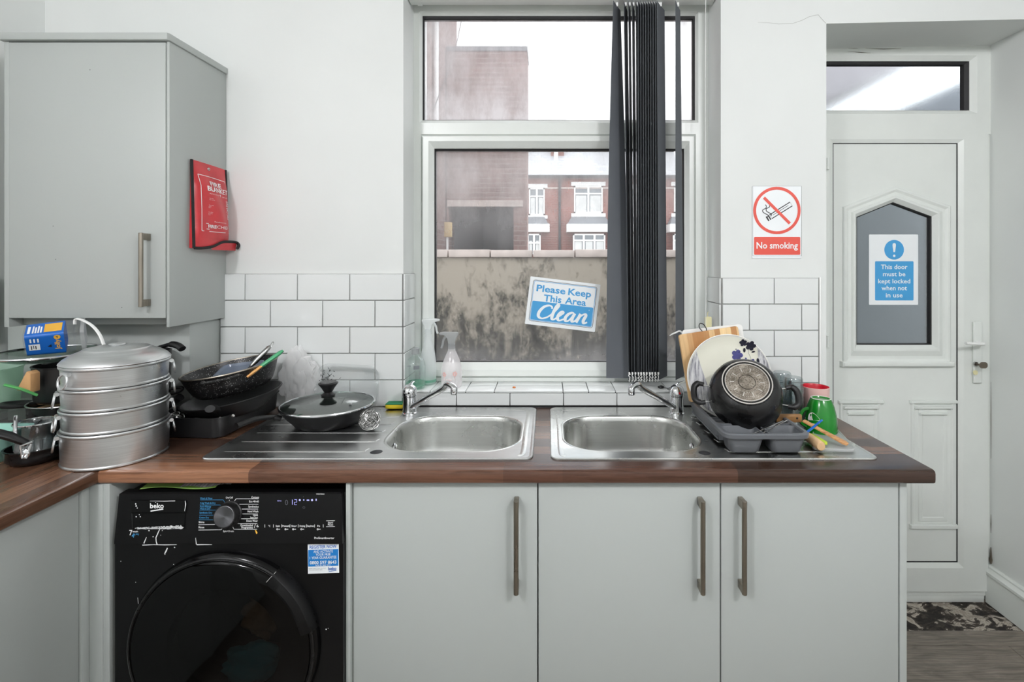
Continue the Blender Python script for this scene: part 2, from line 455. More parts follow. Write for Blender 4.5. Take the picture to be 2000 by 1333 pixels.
def floorwood():
    m, nt, b = newmat('floor_plank'); v = objcoord(nt, (2.2, 9, 1))
    g = noise(nt, v, 2.4, 7, .6, 1.8)
    w_ = nt.nodes.new('ShaderNodeTexWave'); w_.wave_type = 'BANDS'; w_.bands_direction = 'Y'; w_.inputs['Scale'].default_value = 2.6
    w_.inputs['Distortion'].default_value = 9; w_.inputs['Detail'].default_value = 3; w_.inputs['Detail Scale'].default_value = .8
    nt.links.new(objcoord(nt, (1.3, 5, 1)), w_.inputs['Vector'])
    oi = nt.nodes.new('ShaderNodeObjectInfo')
    c = ramp(nt, g, ((.25, lin((92, 84, 76))), (.55, lin((128, 120, 110))), (.8, lin((150, 143, 134)))))
    c = mix(nt, .4, c, ramp(nt, w_.outputs['Fac'], ((0, lin((120, 114, 106))), (.45, (1, 1, 1)), (1, lin((196, 190, 182))))), 'MULTIPLY')
    nt.links.new(c, b.inputs['Base Color']); b.inputs['Roughness'].default_value = .45
    bump(nt, b, w_.outputs['Fac'], .08)
floorwood()
def damaged():
    m, nt, b = newmat('damaged_floor'); v = objcoord(nt, (1, 1.5, 1))
    f = noise(nt, v, 13, 9, .68, 1.1)
    big = noise(nt, objcoord(nt, (1, 1, 1), loc=(3, 1, 0)), 6, 4)
    f = math_(nt, 'ADD', math_(nt, 'MULTIPLY', f, .75), math_(nt, 'MULTIPLY', big, .3))
    c = ramp(nt, f, ((.46, lin((34, 30, 27))), (.535, lin((70, 62, 55))), (.56, lin((186, 178, 166))), (.62, lin((140, 130, 118))), (.68, lin((196, 190, 180)))))
    nt.links.new(c, b.inputs['Base Color']); b.inputs['Roughness'].default_value = .85
    bump(nt, b, f, .8, .01)
damaged()

def brickmat(name, c1, c2, mort, sc=1.0, axis='xz'):
    m, nt, b = newmat(name)
    tc = nt.nodes.new('ShaderNodeTexCoord'); sp = nt.nodes.new('ShaderNodeSeparateXYZ'); cb = nt.nodes.new('ShaderNodeCombineXYZ')
    nt.links.new(tc.outputs['Object'], sp.inputs[0])
    nt.links.new(math_(nt, 'ADD', sp.outputs['X'], sp.outputs['Y']), cb.inputs[0]); nt.links.new(sp.outputs['Z'], cb.inputs[1])
    br = nt.nodes.new('ShaderNodeTexBrick'); nt.links.new(cb.outputs[0], br.inputs['Vector'])
    br.inputs['Scale'].default_value = 1; br.inputs['Brick Width'].default_value = .225 * sc; br.inputs['Row Height'].default_value = .075 * sc
    br.inputs['Mortar Size'].default_value = .008 * sc; br.inputs['Color1'].default_value = lin(c1); br.inputs['Color2'].default_value = lin(c2); br.inputs['Mortar'].default_value = lin(mort)
    f = noise(nt, tc.outputs['Object'], 2.2, 5)
    nt.links.new(mix(nt, .5, br.outputs['Color'], ramp(nt, f, ((.3, (.55, .5, .5)), (.7, (1.1, 1.1, 1.1)))), 'MULTIPLY'), b.inputs['Base Color'])
    b.inputs['Roughness'].default_value = .85
    bump(nt, b, br.outputs['Fac'], .4, -.01)
brickmat('brick_extension', (128, 99, 95), (150, 120, 115), (158, 142, 136))
brickmat('brick_terrace', (138, 86, 78), (156, 100, 92), (160, 140, 132))
def tileroof():
    m, nt, b = newmat('roof_tiles')
    tc = nt.nodes.new('ShaderNodeTexCoord'); sp = nt.nodes.new('ShaderNodeSeparateXYZ'); cb = nt.nodes.new('ShaderNodeCombineXYZ')
    nt.links.new(tc.outputs['Object'], sp.inputs[0]); nt.links.new(sp.outputs['X'], cb.inputs[0]); nt.links.new(sp.outputs['Z'], cb.inputs[1])
    br = nt.nodes.new('ShaderNodeTexBrick'); nt.links.new(cb.outputs[0], br.inputs['Vector'])
    br.inputs['Scale'].default_value = 1; br.inputs['Brick Width'].default_value = .3; br.inputs['Row Height'].default_value = .16; br.inputs['Mortar Size'].default_value = .012
    br.inputs['Color1'].default_value = lin((176, 180, 186)); br.inputs['Color2'].default_value = lin((190, 194, 198)); br.inputs['Mortar'].default_value = lin((164, 167, 171))
    nt.links.new(br.outputs['Color'], b.inputs['Base Color']); b.inputs['Roughness'].default_value = .45
tileroof()
def mouldwall():
    m, nt, b = newmat('mouldy_render')
    v = objcoord(nt)
    sp = nt.nodes.new('ShaderNodeSeparateXYZ'); nt.links.new(v, sp.inputs[0])
    f1 = noise(nt, objcoord(nt, (1, 1, .6)), 3.6, 9, .68, .4); f2 = noise(nt, objcoord(nt, (1, 1, .6)), 20, 8, .75)
    zz = nt.nodes.new('ShaderNodeMapRange'); nt.links.new(sp.outputs['Z'], zz.inputs['Value'])
    zz.inputs['From Min'].default_value = 0.5; zz.inputs['From Max'].default_value = 1.45; zz.inputs['To Min'].default_value = .16; zz.inputs['To Max'].default_value = -.08
    f = math_(nt, 'ADD', math_(nt, 'ADD', f1, zz.outputs[0]), math_(nt, 'MULTIPLY', math_(nt, 'SUBTRACT', f2, .5), .6))
    c = ramp(nt, f, ((.44, lin((158, 150, 138))), (.54, lin((124, 118, 108))), (.62, lin((74, 72, 66))), (.76, lin((40, 40, 37)))))
    nt.links.new(c, b.inputs['Base Color']); b.inputs['Roughness'].default_value = .95
    bump(nt, b, f2, .3)
mouldwall()
def plate_streak():
    m, nt, b = newmat('plate_streaks'); g = noise(nt, objcoord(nt, (80, 7, 80), (0, 0, R(-14))), 2, 6, .7)
    nt.links.new(ramp(nt, g, ((.38, lin((132, 132, 140))), (.5, lin((190, 190, 194))), (.62, lin((226, 226, 226))))), b.inputs['Base Color']); b.inputs['Roughness'].default_value = .2
plate_streak()
def dimple_metal():
    m, nt, b = newmat('induction_base'); v = objcoord(nt)
    vo = nt.nodes.new('ShaderNodeTexVoronoi'); vo.inputs['Scale'].default_value = 150; nt.links.new(v, vo.inputs['Vector'])
    d = ramp(nt, noise(nt, v, 28, 6, .7), ((.35, lin((96, 88, 78))), (.7, lin((196, 186, 172)))))
    f = math_(nt, 'LESS_THAN', vo.outputs['Distance'], .36)
    nt.links.new(mix(nt, f, d, lin((120, 112, 100))), b.inputs['Base Color']); b.inputs['Metallic'].default_value = .65; b.inputs['Roughness'].default_value = .42
dimple_metal()
# glass and clear plastics
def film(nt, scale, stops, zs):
    """dirt and condensation on a pane, with pale haze painted in by height"""
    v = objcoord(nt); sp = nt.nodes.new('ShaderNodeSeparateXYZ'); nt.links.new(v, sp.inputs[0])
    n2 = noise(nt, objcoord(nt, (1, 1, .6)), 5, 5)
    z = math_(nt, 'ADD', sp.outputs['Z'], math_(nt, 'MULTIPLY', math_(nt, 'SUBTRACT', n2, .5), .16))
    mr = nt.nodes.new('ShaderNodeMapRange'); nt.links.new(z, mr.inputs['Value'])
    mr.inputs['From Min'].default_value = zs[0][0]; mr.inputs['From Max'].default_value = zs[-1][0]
    g = ramp(nt, mr.outputs[0], tuple(((zz - zs[0][0]) / (zs[-1][0] - zs[0][0]), (k, k, k)) for zz, k in zs))  # height ramp also paints the haze over the outdoor view into the film
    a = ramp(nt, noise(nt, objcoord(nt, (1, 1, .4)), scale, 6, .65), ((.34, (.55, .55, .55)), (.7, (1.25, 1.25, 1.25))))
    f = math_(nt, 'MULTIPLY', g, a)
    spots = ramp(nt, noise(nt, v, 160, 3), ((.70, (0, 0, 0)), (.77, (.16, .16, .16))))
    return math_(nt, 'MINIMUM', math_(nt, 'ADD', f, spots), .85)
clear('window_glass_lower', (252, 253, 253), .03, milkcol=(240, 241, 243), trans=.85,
      dirt_haze=lambda nt: film(nt, 6, None, ((1.04, .34), (1.12, .13), (1.25, .05), (1.47, .06), (1.56, .2), (1.70, .36), (1.85, .52), (1.94, .6))))
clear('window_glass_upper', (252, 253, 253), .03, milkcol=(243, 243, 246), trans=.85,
      dirt_haze=lambda nt: film(nt, 8, None, ((2.05, .92), (2.14, .86), (2.20, .66), (2.36, .6), (2.48, .72))))
clear('clear_glass', (232, 237, 238), .09)
clear('lid_glass', (226, 234, 230), .09)
clear('clear_plastic', (253, 254, 254), .05, milk=.07, milkcol=(250, 250, 250), trans=.4)
clear('cloudy_plastic', (240, 244, 244), .05, milk=.5, milkcol=(253, 254, 254), rough=.25)
clear('bag_plastic', (248, 248, 248), .05, milk=.55, milkcol=(253, 253, 253), rough=.2)
clear('blue_clear', (222, 230, 240), .06, milk=.4, milkcol=(170, 182, 202), rough=.2)
clear('green_clear', (240, 250, 244), .05, milk=.6, milkcol=(216, 240, 225), rough=.2)
clear('bottle_clear', (248, 252, 251), .07, milk=.05, milkcol=(240, 245, 244))
clear('bottle_green', (206, 240, 226), .06, milk=.3, milkcol=(150, 222, 194))
clear('pinkish_plastic', (255, 252, 253), .05, milk=.4, milkcol=(253, 251, 252), rough=.15)
clear('trigger_clear', (236, 238, 238), .08, milk=.45, milkcol=(205, 207, 208))
clear('washer_glass', (104, 106, 108), .022, rough=.05)
def obscure(name, rough, bs):
    m, nt, b = newmat(name)
    b.inputs['Base Color'].default_value = lin((212, 218, 222)); b.inputs['Transmission Weight'].default_value = 1
    b.inputs['Roughness'].default_value = rough; b.inputs['IOR'].default_value = 1.2
    bump(nt, b, noise(nt, objcoord(nt), 90, 3), bs, .003)
obscure('obscure_glass', .24, .2); obscure('transom_obscure', .2, .06)
M = MATS
# ---------------------------------------------------------------- the room
XL, XR, YB, YF, ZC = -1.925, 1.903, 1.96, -2.4, 2.72
WX0, WX1, WZ0, WZ1, WT = -.553, .662, .965, 2.56, 2.26     # window hole, wall's outer face
PXR = 1.066                                                # right end of the pier
mb = MB()
mb.box(XL - .2, WX0, YB, WT, -.1, ZC); mb.box(WX0, WX1, YB, WT, -.1, WZ0); mb.box(WX0, WX1, YB, WT, WZ1, ZC)
mb.box(WX1, PXR, YB, WT, -.1, ZC)
mb.prism([(PXR, 2.378), (XR + .2, 2.401), (XR + .2, ZC), (PXR, ZC)], YB, WT)
wall_back = struct(ob('wall_back', mb, M['wall_paint']))
wall_left = struct(ob('wall_left', MB().box(XL - .2, XL, YF - .2, YB, -.1, ZC), M['wall_paint']))
wall_right = struct(ob('wall_right', MB().box(XR, XR + .2, YF - .2, WT, -.1, ZC), M['wall_paint']))
wall_front = struct(ob('wall_front', MB().box(XL - .2, XR + .2, YF - .2, YF, -.1, ZC), M['wall_paint']))
ceiling = struct(ob('ceiling', MB().box(XL - .2, XR + .2, YF - .2, WT, ZC, ZC + .15), M['ceiling_paint']))
floor = struct(ob('floor', MB().box(XL - .2, XR + .2, YF - .2, WT, -.12, -.03), M['far_dark']))
# floor planks (grey wood-look boards running across), the damaged strip by the door
ys = [2.035, 1.953, 1.77, 1.585, 1.40, 1.215, 1.03, .845, .66]
cuts = {1: [1.757], 2: [.9], 3: [1.5], 4: [1.1], 5: [1.7], 6: [1.25], 7: [1.55]}
for i in range(len(ys) - 1):
    xs = [.45] + (cuts.get(i, []) if i else []) + [XR]
    for a, b_ in zip(xs, xs[1:]):
        ob('plank', MB().box(a + .001, b_ - .001, ys[i + 1] + .001, ys[i] - .001, -.008, 0), M['floor_plank'], floor, bevel=.001, seg=1)
ob('plank', MB().box(XL, .449, YF, YB - .002, -.008, 0), M['floor_plank'], floor)
ob('plank', MB().box(.45, XR, YF, .659, -.008, 0), M['floor_plank'], floor)
def dmg(u, v):
    x = lerp(1.0, XR, u); y = lerp(2.036, 2.255, v); h = mnoise.fractal(Vector((x * 14, y * 22, 3)), .9, 2.1, 5)
    return (x, y, -.006 + max(-.003, min(.004, h * .006)) + (0 if 0 < v < 1 else .001))
ob('damaged_patch', MB().grid(dmg, 110, 44), M['damaged_floor'], floor, sharp=60)['label'] = 'bare dark floor with flaking white residue'

# wall tiles: white 200 x 100 with thin grey joints, each tile a part
def tiles(parent, rows, edges_by_row, put, jt=.0016, th=.008):
    for (z1, z0), edges in zip(rows, edges_by_row):
        for a, b_ in zip(edges, edges[1:]):
            if b_ - a < .008: continue
            m = MB().box(a + jt, b_ - jt, 0, th, z0 + jt, z1 - jt)
            m.map(lambda u, d, v: put(u, d, v))
            ob('tile', m, M['tile_glaze'], parent, bevel=.0012, seg=1)
def courses(x0, x1, first, pitch=.1995):
    e = [x0]; x = first
    while x < x1 - .004:
        if x > x0 + .004: e.append(x)
        x += pitch
    return e + [x1]
GY = YB - .003
rowsL = [(1.4195 - i * .1012, 1.4195 - (i + 1) * .1012) for i in range(5)]
xa = PX(481, YB); xb = PX(530, YB)
ob('grout', MB().box(-1.25, WX0, GY, YB + .001, .915, 1.4195), M['grout'], wall_back)
tiles(wall_back, rowsL, [courses(-1.25, WX0 - .001, (xa if i % 2 == 0 else xb)) for i in range(5)], lambda u, d, v: (u, GY - d + .002, v))
# thin bright edge strip on the window corner and the reveal tiles
ob('grout', MB().box(WX0 - .001, WX0 + .003, YB - .003, 2.11, .975, 1.4195), M['grout'], wall_back)
tiles(wall_back, [(a, max(b_, .976)) for a, b_ in rowsL], [[1.953, 2.108]] * 5, lambda u, d, v: (WX0 + .001 + d, u, v), th=.006)
rowsR = [(1.404 - i * .1, 1.404 - (i + 1) * .1) for i in range(5)]; rowsR[-1] = (rowsR[-1][0], .914)
xe = PX(1597, YB)
ob('grout', MB().box(WX1, xe + .002, GY, YB + .001, .914, 1.404), M['grout'], wall_back)
xp, xq = PX(1511, YB), PX(1462, YB)
tiles(wall_back, rowsR, [courses(WX1 + .004, xe, xp - .4 if i % 2 == 0 else xq) for i in range(5)], lambda u, d, v: (u, GY - d + .002, v))
ob('grout', MB().box(WX1 - .003, WX1 + .001, YB - .003, 2.11, .975, 1.404), M['grout'], wall_back)
tiles(wall_back, [(a, max(b_, .976)) for a, b_ in rowsR], [[1.953, 2.108]] * 5, lambda u, d, v: (WX1 - .001 - d, u, v), th=.006)
ob('tile_trim', MB().box(xe + .003, xe + .009, GY - .006, YB + .001, .914, 1.406), M['white_plastic'], wall_back, bevel=.001)
# left wall tiles
ob('grout', MB().box(XL - .001, XL + .003, 1.2, 1.79, .915, 1.416), M['grout'], wall_left)
rowsW = [(1.416 - i * .1002, 1.416 - (i + 1) * .1002) for i in range(5)]
tiles(wall_left, rowsW, [courses(1.2, 1.79, 1.2 + (.06 if i % 2 else .16)) for i in range(5)], lambda u, d, v: (XL + .002 + d, u, v))
# sill: a tiled ledge with a row of tiles below its front edge
sill = struct(ob('trim_1', MB().box(WX0, WX1, YB - .004, 2.112, .9145, .966), M['grout_dark']))
je = [PX(p, 1.952) for p in (891.5, 996, 1100.8, 1204.8)]
ed = [WX0 + .005] + [je[0] - .204] * (je[0] - .204 > WX0 + .02) + je + [je[3] + .204, WX1 - .005]
tiles(sill, [(.9655, .9165)], [ed], lambda u, d, v: (u, YB - .003 - d + .001, v), jt=.0013)
ed2 = [WX0 + .008, je[0] - .1, je[0] + .035, je[1] - .06, je[2] - .002, je[2] + .095, je[3] - .005, je[3] + .2, WX1 - .008]
for a, b_ in zip(ed2, ed2[1:]):
    ob('tile', MB().box(a + .0012, b_ - .0012, 1.9495, 2.108, .966, .974), M['tile_glaze'], sill, bevel=.002, seg=2)
ob('seal', MB().box(WX0, WX1, 1.944, 1.958, .909, .9155), M['black_seal'], sill)
# boxed-in pipes below the wall cabinet
trim2 = struct(ob('trim_2', MB().box(-1.889, -1.252, 1.79, YB - .002, .911, 1.40), M['cabinet_grey'], bevel=.002))
# skirting board on the right wall
prof = [(0, 0), (.018, 0), (.018, .118), (.022, .126), (.022, .136), (.016, .142), (.011, .150), (.011, .157), (.006, .163), (0, .163)]
mb = MB().loft([[(XR - a, y, z) for a, z in prof] for y in (YF, 2.205)])
struct(ob('baseboard_right', mb, M['upvc'], sharp=25))
# crack in the plaster above the pier and the dark gap in the door corner
cr = [(1480, 44), (1500, 44.5), (1520, 47), (1548, 46), (1566, 40), (1580, 33), (1592, 30), (1598, 29), (1604, 36), (1613, 46)]
pts = [(PX(a, YB), PZ(b_, YB)) for a, b_ in cr]
print_on('crack', [s_line(pts, [.0006, .001, .0012, .0012, .0014, .0014, .0016, .0016, .0016, .0018])], lambda u, v: (u, YB - .0006, v), M['crack_dark'], wall_back)
mb = MB()
gp = smooth([(XR - .003, 2.196, z) for z in (.17, .2, .24)], 3)
mb.tube(gp, [.003, .005, .006, .004, .003, .002, .0015][:len(gp)], 6)
mb.tube([(XR - .0005, 2.1985, z) for z in (.30, .34, .38)], [.0006, .0016, .0005], 5); mb.tube([(XR - .0003, 2.1985, z) for z in (.62, .8, .95)], [.0005, .0011, .0004], 5)
ob('mould_line', mb, M['mould_dark'], wall_right)

# ---------------------------------------------------------------- window
def ring(mb, loops):      # loops: (x0,y0,x1,y1 in photo pixels at that depth, depth)
    return mb.loft([[(x, D, z) for x, z in pxrect(a, b_, c, d, D0)] for a, b_, c, d, D, D0 in loops], False, False)
win = struct(thing('window_1', None, None, ((WX0 + WX1) / 2, 2.14, .974)))
F = 2.11
mb = MB()
ring(mb, [(806, 3, 1386, 250, 2.17, F), (806, 3, 1386, 250, F, F), (819, 22, 1364, 240, F, F), (823, 27, 1360, 233, 2.128, F), (823, 27, 1360, 233, 2.17, F), (806, 3, 1386, 250, 2.17, F)])
ring(mb, [(806, 250, 1386, 746, 2.17, F), (806, 250, 1386, 746, F, F), (822, 262, 1359, 738, F, F), (825, 265, 1356, 736, 2.12, F), (825, 265, 1356, 736, 2.17, F), (806, 250, 1386, 746, 2.17, F)])
ob('outer_frame', mb, M['upvc'], win, sharp=20)
mb = MB()
ring(mb, [(826, 266.5, 1355, 735, 2.168, F), (826, 266.5, 1355, 735, 2.1, F), (828, 268.5, 1353, 733, 2.097, F), (838, 277, 1345, 722, 2.097, F), (847, 289, 1338, 709, 2.122, F), (847, 289, 1338, 709, 2.168, F), (826, 266.5, 1355, 735, 2.168, F)])
ob('sash', mb, M['upvc'], win, sharp=20)
mb = MB()
ring(mb, [(823.3, 27.3, 1359.7, 232.7, 2.129, F), (825.5, 31.5, 1356.5, 231.7, 2.133, F), (826, 33.5, 1355.5, 231, 2.15, F)])
ring(mb, [(847.3, 289.3, 1337.7, 708.7, 2.123, F), (848.8, 292, 1335.8, 707.6, 2.127, F), (849.2, 293, 1335, 707, 2.15, F)])
ring(mb, [(824.8, 265, 1356.2, 736, 2.1235, F), (826.2, 266.8, 1354.8, 734.8, 2.1235, F)])
ob('gasket', mb, M['black_seal'], win, sharp=20)
x0, z0, x1, z1 = *pxrect(824, 28, 1359, 232, F)[0], *pxrect(824, 28, 1359, 232, F)[2]
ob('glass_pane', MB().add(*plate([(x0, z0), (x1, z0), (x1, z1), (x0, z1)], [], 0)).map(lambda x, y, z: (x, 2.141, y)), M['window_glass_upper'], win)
x0, z0, x1, z1 = *pxrect(848, 290, 1337, 708, F)[0], *pxrect(848, 290, 1337, 708, F)[2]
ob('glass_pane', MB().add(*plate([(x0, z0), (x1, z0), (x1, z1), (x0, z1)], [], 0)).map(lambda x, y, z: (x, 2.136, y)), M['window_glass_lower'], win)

# ---------------------------------------------------------------- door
DD = 2.20
door = struct(thing('door_1', None, None, (1.5, 2.22, 0)))
L0 = 1560                                              # frame runs on behind the pier
def q(x0, y0, x1, y1, D): return pxrect(x0, y0, x1, y1, DD), D
def dring(mb, lst):
    return mb.loft([[(x, D, z) for x, z in pxrect(a, b_, c, d, DD)] for a, b_, c, d, D in lst], False, False)
mb = MB()
dring(mb, [(L0, 86, 1936, 262, 2.258), (L0, 86, 1936, 262, 2.20), (L0 + 30, 108, 1909, 222, 2.20), (L0 + 36, 117, 1899, 214, 2.215), (L0 + 36, 117, 1899, 214, 2.258), (L0, 86, 1936, 262, 2.258)])
dring(mb, [(L0, 218, 1936, 1166, 2.256), (L0, 218, 1936, 1166, 2.206), (L0 + 22, 226, 1928, 1155, 2.206), (L0 + 22, 226, 1928, 1155, 2.256), (L0, 218, 1936, 1166, 2.256)])
ob('door_frame', mb, M['upvc'], door, sharp=20)
mb = MB().box(PXR + .001, XR - .02, 2.2085, 2.25, -.004, .0255)
ob('threshold', mb, M['upvc'], door, bevel=.002)
mb = MB()
dring(mb, [(L0 + 24, 228, 1929.5, 1156, 2.25), (L0 + 24, 228, 1929.5, 1156, 2.198), (1620, 272, 1882, 1110, 2.198), (1628, 279, 1873, 1101, 2.206), (1628, 279, 1873, 1101, 2.25), (L0 + 24, 228, 1929.5, 1156, 2.25)])
ob('sash', mb, M['upvc'], door, sharp=20)
mb = MB()
dring(mb, [(1628.2, 279.2, 1872.8, 1100.8, 2.2068), (1630, 280.8, 1871, 1099, 2.2085), (1630, 280.8, 1871, 1099, 2.22)])
dring(mb, [(L0 + 36.5, 117.4, 1898.6, 213.6, 2.216), (L0 + 40, 122.5, 1891, 213.4, 2.222), (L0 + 41, 123.5, 1889, 213.2, 2.24)])
ob('gasket', mb, M['black_seal'], door, sharp=20)
x0, z0, x1, z1 = *pxrect(L0 + 36, 117, 1899, 214, DD)[0], *pxrect(L0 + 36, 117, 1899, 214, DD)[2]
ob('transom_glass', MB().box(x0, x1, 2.234, 2.2385, z0, z1), M['transom_obscure'], door)
# leaf panel with the gabled pane cut out
pent = [(PX(a, DD), PZ(b_, DD)) for a, b_ in ((1674, 677), (1826, 677), (1826, 421), (1748, 392), (1674, 422))]
pent_big = [(PX(a, DD), PZ(b_, DD)) for a, b_ in ((1648, 712), (1858, 712), (1858, 402), (1750, 364), (1648, 404))]
lf = pxrect(1629.5, 280.5, 1871.5, 1099.5, DD)
mb = MB(); vs, fs = plate(lf, [pent], 0); mb.add([(x, 2.209, y) for x, y, z in vs], fs)
mb.loft([[(x, 2.209, z) for x, z in pent], [(x, 2.238, z) for x, z in pent]], False, False)
mb.loft([[(x, 2.209, z) for x, z in lf], [(x, 2.238, z) for x, z in lf]], False, False)
vs, fs = plate(lf, [pent], 0); mb.add([(x, 2.238, y) for x, y, z in vs], fs)
ob('panel', mb, M['upvc'], door, sharp=20)
mb = MB()
inn = [(PX(a, DD), PZ(b_, DD)) for a, b_ in ((1676, 675), (1824, 675), (1824, 422.5), (1748, 394.5), (1676, 423.5))]
mid = [(PX(a, DD), PZ(b_, DD)) for a, b_ in ((1666, 686), (1834, 686), (1834, 415), (1749, 383), (1666, 416))]
o2 = offset(pent_big, .012); o3 = offset(pent_big, .022); o4 = offset(pent_big, .034)
mb.loft([[(x, y, z) for x, z in lp] for lp, y in ((pent_big, 2.209), (pent_big, 2.203), (offset(pent_big, .005), 2.199), (o2, 2.199), (o3, 2.205), (o4, 2.205), (mid, 2.196), (offset(mid, .008), 2.196), (inn, 2.212), (inn, 2.228))], False, False)
ob('pane_moulding', mb, M['upvc'], door, sharp=20)
mb = MB().loft([[(x, y, z) for x, z in pxrect(*r, DD)] for r, y in (((1642, 706, 1864, 717), 2.209), ((1644, 707, 1862, 716), 2.192), ((1647, 709, 1859, 714), 2.188))], False, True)
ob('pane_ledge', mb, M['upvc'], door, sharp=20)
mb = MB()
g2 = offset(pent, -.001)
mb.loft([[(x, 2.213, z) for x, z in inn], [(x, 2.2145, z) for x, z in offset(inn, .004)], [(x, 2.23, z) for x, z in offset(inn, .005)]], False, False)
ob('pane_gasket', mb, M['black_seal'], door, sharp=20)
mb = MB(); vs, fs = plate(pent, [], 0); mb.add([(x, 2.2225, y) for x, y, z in vs], fs)
mb2 = mb; mb2.add([(x, 2.2265, y) for x, y, z in vs], fs)
ob('glass_pane', mb, M['obscure_glass'], door)
for (a, b_) in ((1641, 1724), (1781, 1868)):
    r0 = pxrect(a, 784, b_, 1036, DD)
    mb = MB(); cx = (a + b_) / 2
    mb.loft([[(x, y, z) for x, z in lp] for lp, y in ((r0, 2.209), (offset(r0, .004), 2.203), (offset(r0, .012), 2.203), (offset(r0, .02), 2.211), (offset(r0, .03), 2.211), (offset(r0, .036), 2.206), (offset(r0, .048), 2.2055), (offset(r0, .054), 2.2078))], False, True)
    ob('raised_panel', mb, M['upvc'], door, sharp=20)
    mb = MB()
    for (yy, hh, ex) in ((786, 3, 3), (797, 2.5, -7), (809, 2, -15), (1030, 4, 3)):
        mb.loft([[(x, y, z) for x, z in pxrect(a - ex + d, yy - hh + d * .5, b_ + ex - d, yy + hh - d * .5, DD)] for d, y in ((0, 2.208), (1, 2.198), (2, 2.196))], False, True)
    ob('panel_ledge', mb, M['upvc'], door, sharp=20)
# handle: long back plate, lever, key
mb = MB().box(PX(1897, DD), PX(1914, DD), 2.186, 2.198, PZ(748, DD), PZ(628, DD))
hp = ob('handle_plate', mb, M['upvc'], door, bevel=.005, seg=3)
c = P(1907, 669, 2.19)
mb = MB().tube(smooth([c + Vector((0, 0, 0)), c + Vector((0, -.03, 0)), c + Vector((-.012, -.045, 0)), c + Vector((-.04, -.048, .001)), c + Vector((-.083, -.046, .003))], 5), .0085, 10, flat=.8)
ob('lever', mb, M['white_plastic'], hp)
kc = P(1904, 711, 2.186)
mb = MB().lathe([(0, 0), (.009, 0), (.009, .008), (0, .008)], 16); mb.xf(Matrix.Translation(kc) @ Matrix.Rotation(R(90), 4, 'X'))
ob('lock_cylinder', mb, M['steel_wire'], hp)
mb = MB().box(-.001, .001, -.03, -.008, -.004, .004); mb.xf(Matrix.Translation(kc))
st = len(mb.v); mb.prism(rrect(.010, 0, .034, .026, .011, 6), -.033, -.0305); mb.xf(Matrix.Translation(kc), st)
ob('key', mb, M['brown_key'], hp, bevel=.0004, seg=1)
mb = MB().prism(rrect(0, 0, .018, .02, .008), 0, -.005); mb.xf(Matrix.Translation(P(1904, 728, 2.186)))
ob('keyhole_cover', mb, M['ivory_plastic'], hp, bevel=.001)
for yy in (320, 667):
    mb = MB().tube([P(1617, yy + 11, 2.188), P(1617, yy - 11, 2.188)], .008, 10)
    ob('hinge', mb, M['upvc'], door)
mb = MB()
for (a, b_, c_, d) in ((1640, 84, 1676, 86), (1655, 92, 1700, 95), (1690, 85.5, 1760, 86)):
    mb.add(*[list(map(lambda p: (p[0], 2.1985, p[1]), s_line([(PX(a, DD), PZ(b_ + 9, DD)), (PX((a + c_) / 2, DD), PZ(b_ + 10.5, DD)), (PX(c_, DD), PZ(d + 9, DD))], [.0005, .0026, .0006])[0])), s_line([(0, 0), (1, 0), (2, 0)], 1)[1]])
ob('flaking_paint', mb, M['mould_dark'], door, fix=False)
# ---------------------------------------------------------------- worktops
WT0, WT1 = .874, .910
EX = -1.195
SINK = [(-.978, -.042, -.500, -.088), (.008, .932, .052, .470)]      # plate x0,x1 and bowl x0,x1
SY0, SY1, BY0, BY1 = 1.432, 1.938, 1.492, 1.832
HOLE = [(b0 - .004, b1 + .004, BY0 - .004, BY1 + .004) for _, _, b0, b1 in SINK]
edge_prof = [(1.40, WT0), (1.366, WT0), (1.361, WT0 + .004), (1.36, WT0 + .012), (1.36, WT1 - .009), (1.3615, WT1 - .004), (1.366, WT1 - .001), (1.372, WT1), (1.40, WT1)]
mb = MB()
XE = 1.03
mb.prism(edge_prof, EX, XE, 'x')
yA, yB = HOLE[0][2], HOLE[0][3]
mb.box(EX, XE, 1.40, yA, WT0, WT1); mb.box(EX, XE, yB, YB - .004, WT0, WT1)
xs = [EX, HOLE[0][0], HOLE[0][1], HOLE[1][0], HOLE[1][1], XE]
for a, b_ in ((0, 1), (2, 3), (4, 5)): mb.box(xs[a], xs[b_], yA, yB, WT0, WT1)
wt = ob('worktop', mb, M['worktop_wood'], sharp=30)
tag(wt, 'long dark walnut block worktop under the window holding both sinks', 'worktop')
mb = MB()
pr = [(EX - (x - 1.36), z) for x, z in edge_prof]
mb.loft([[(x, y, z) for x, z in pr] for y in (-.6, YB - .004)])
mb.box(XL + .001, EX - .04, -.6, YB - .004, WT0, WT1)
tag(ob('worktop', mb, M['worktop_wood_side'], sharp=30), 'walnut block worktop running along the side wall under the steamer', 'worktop')

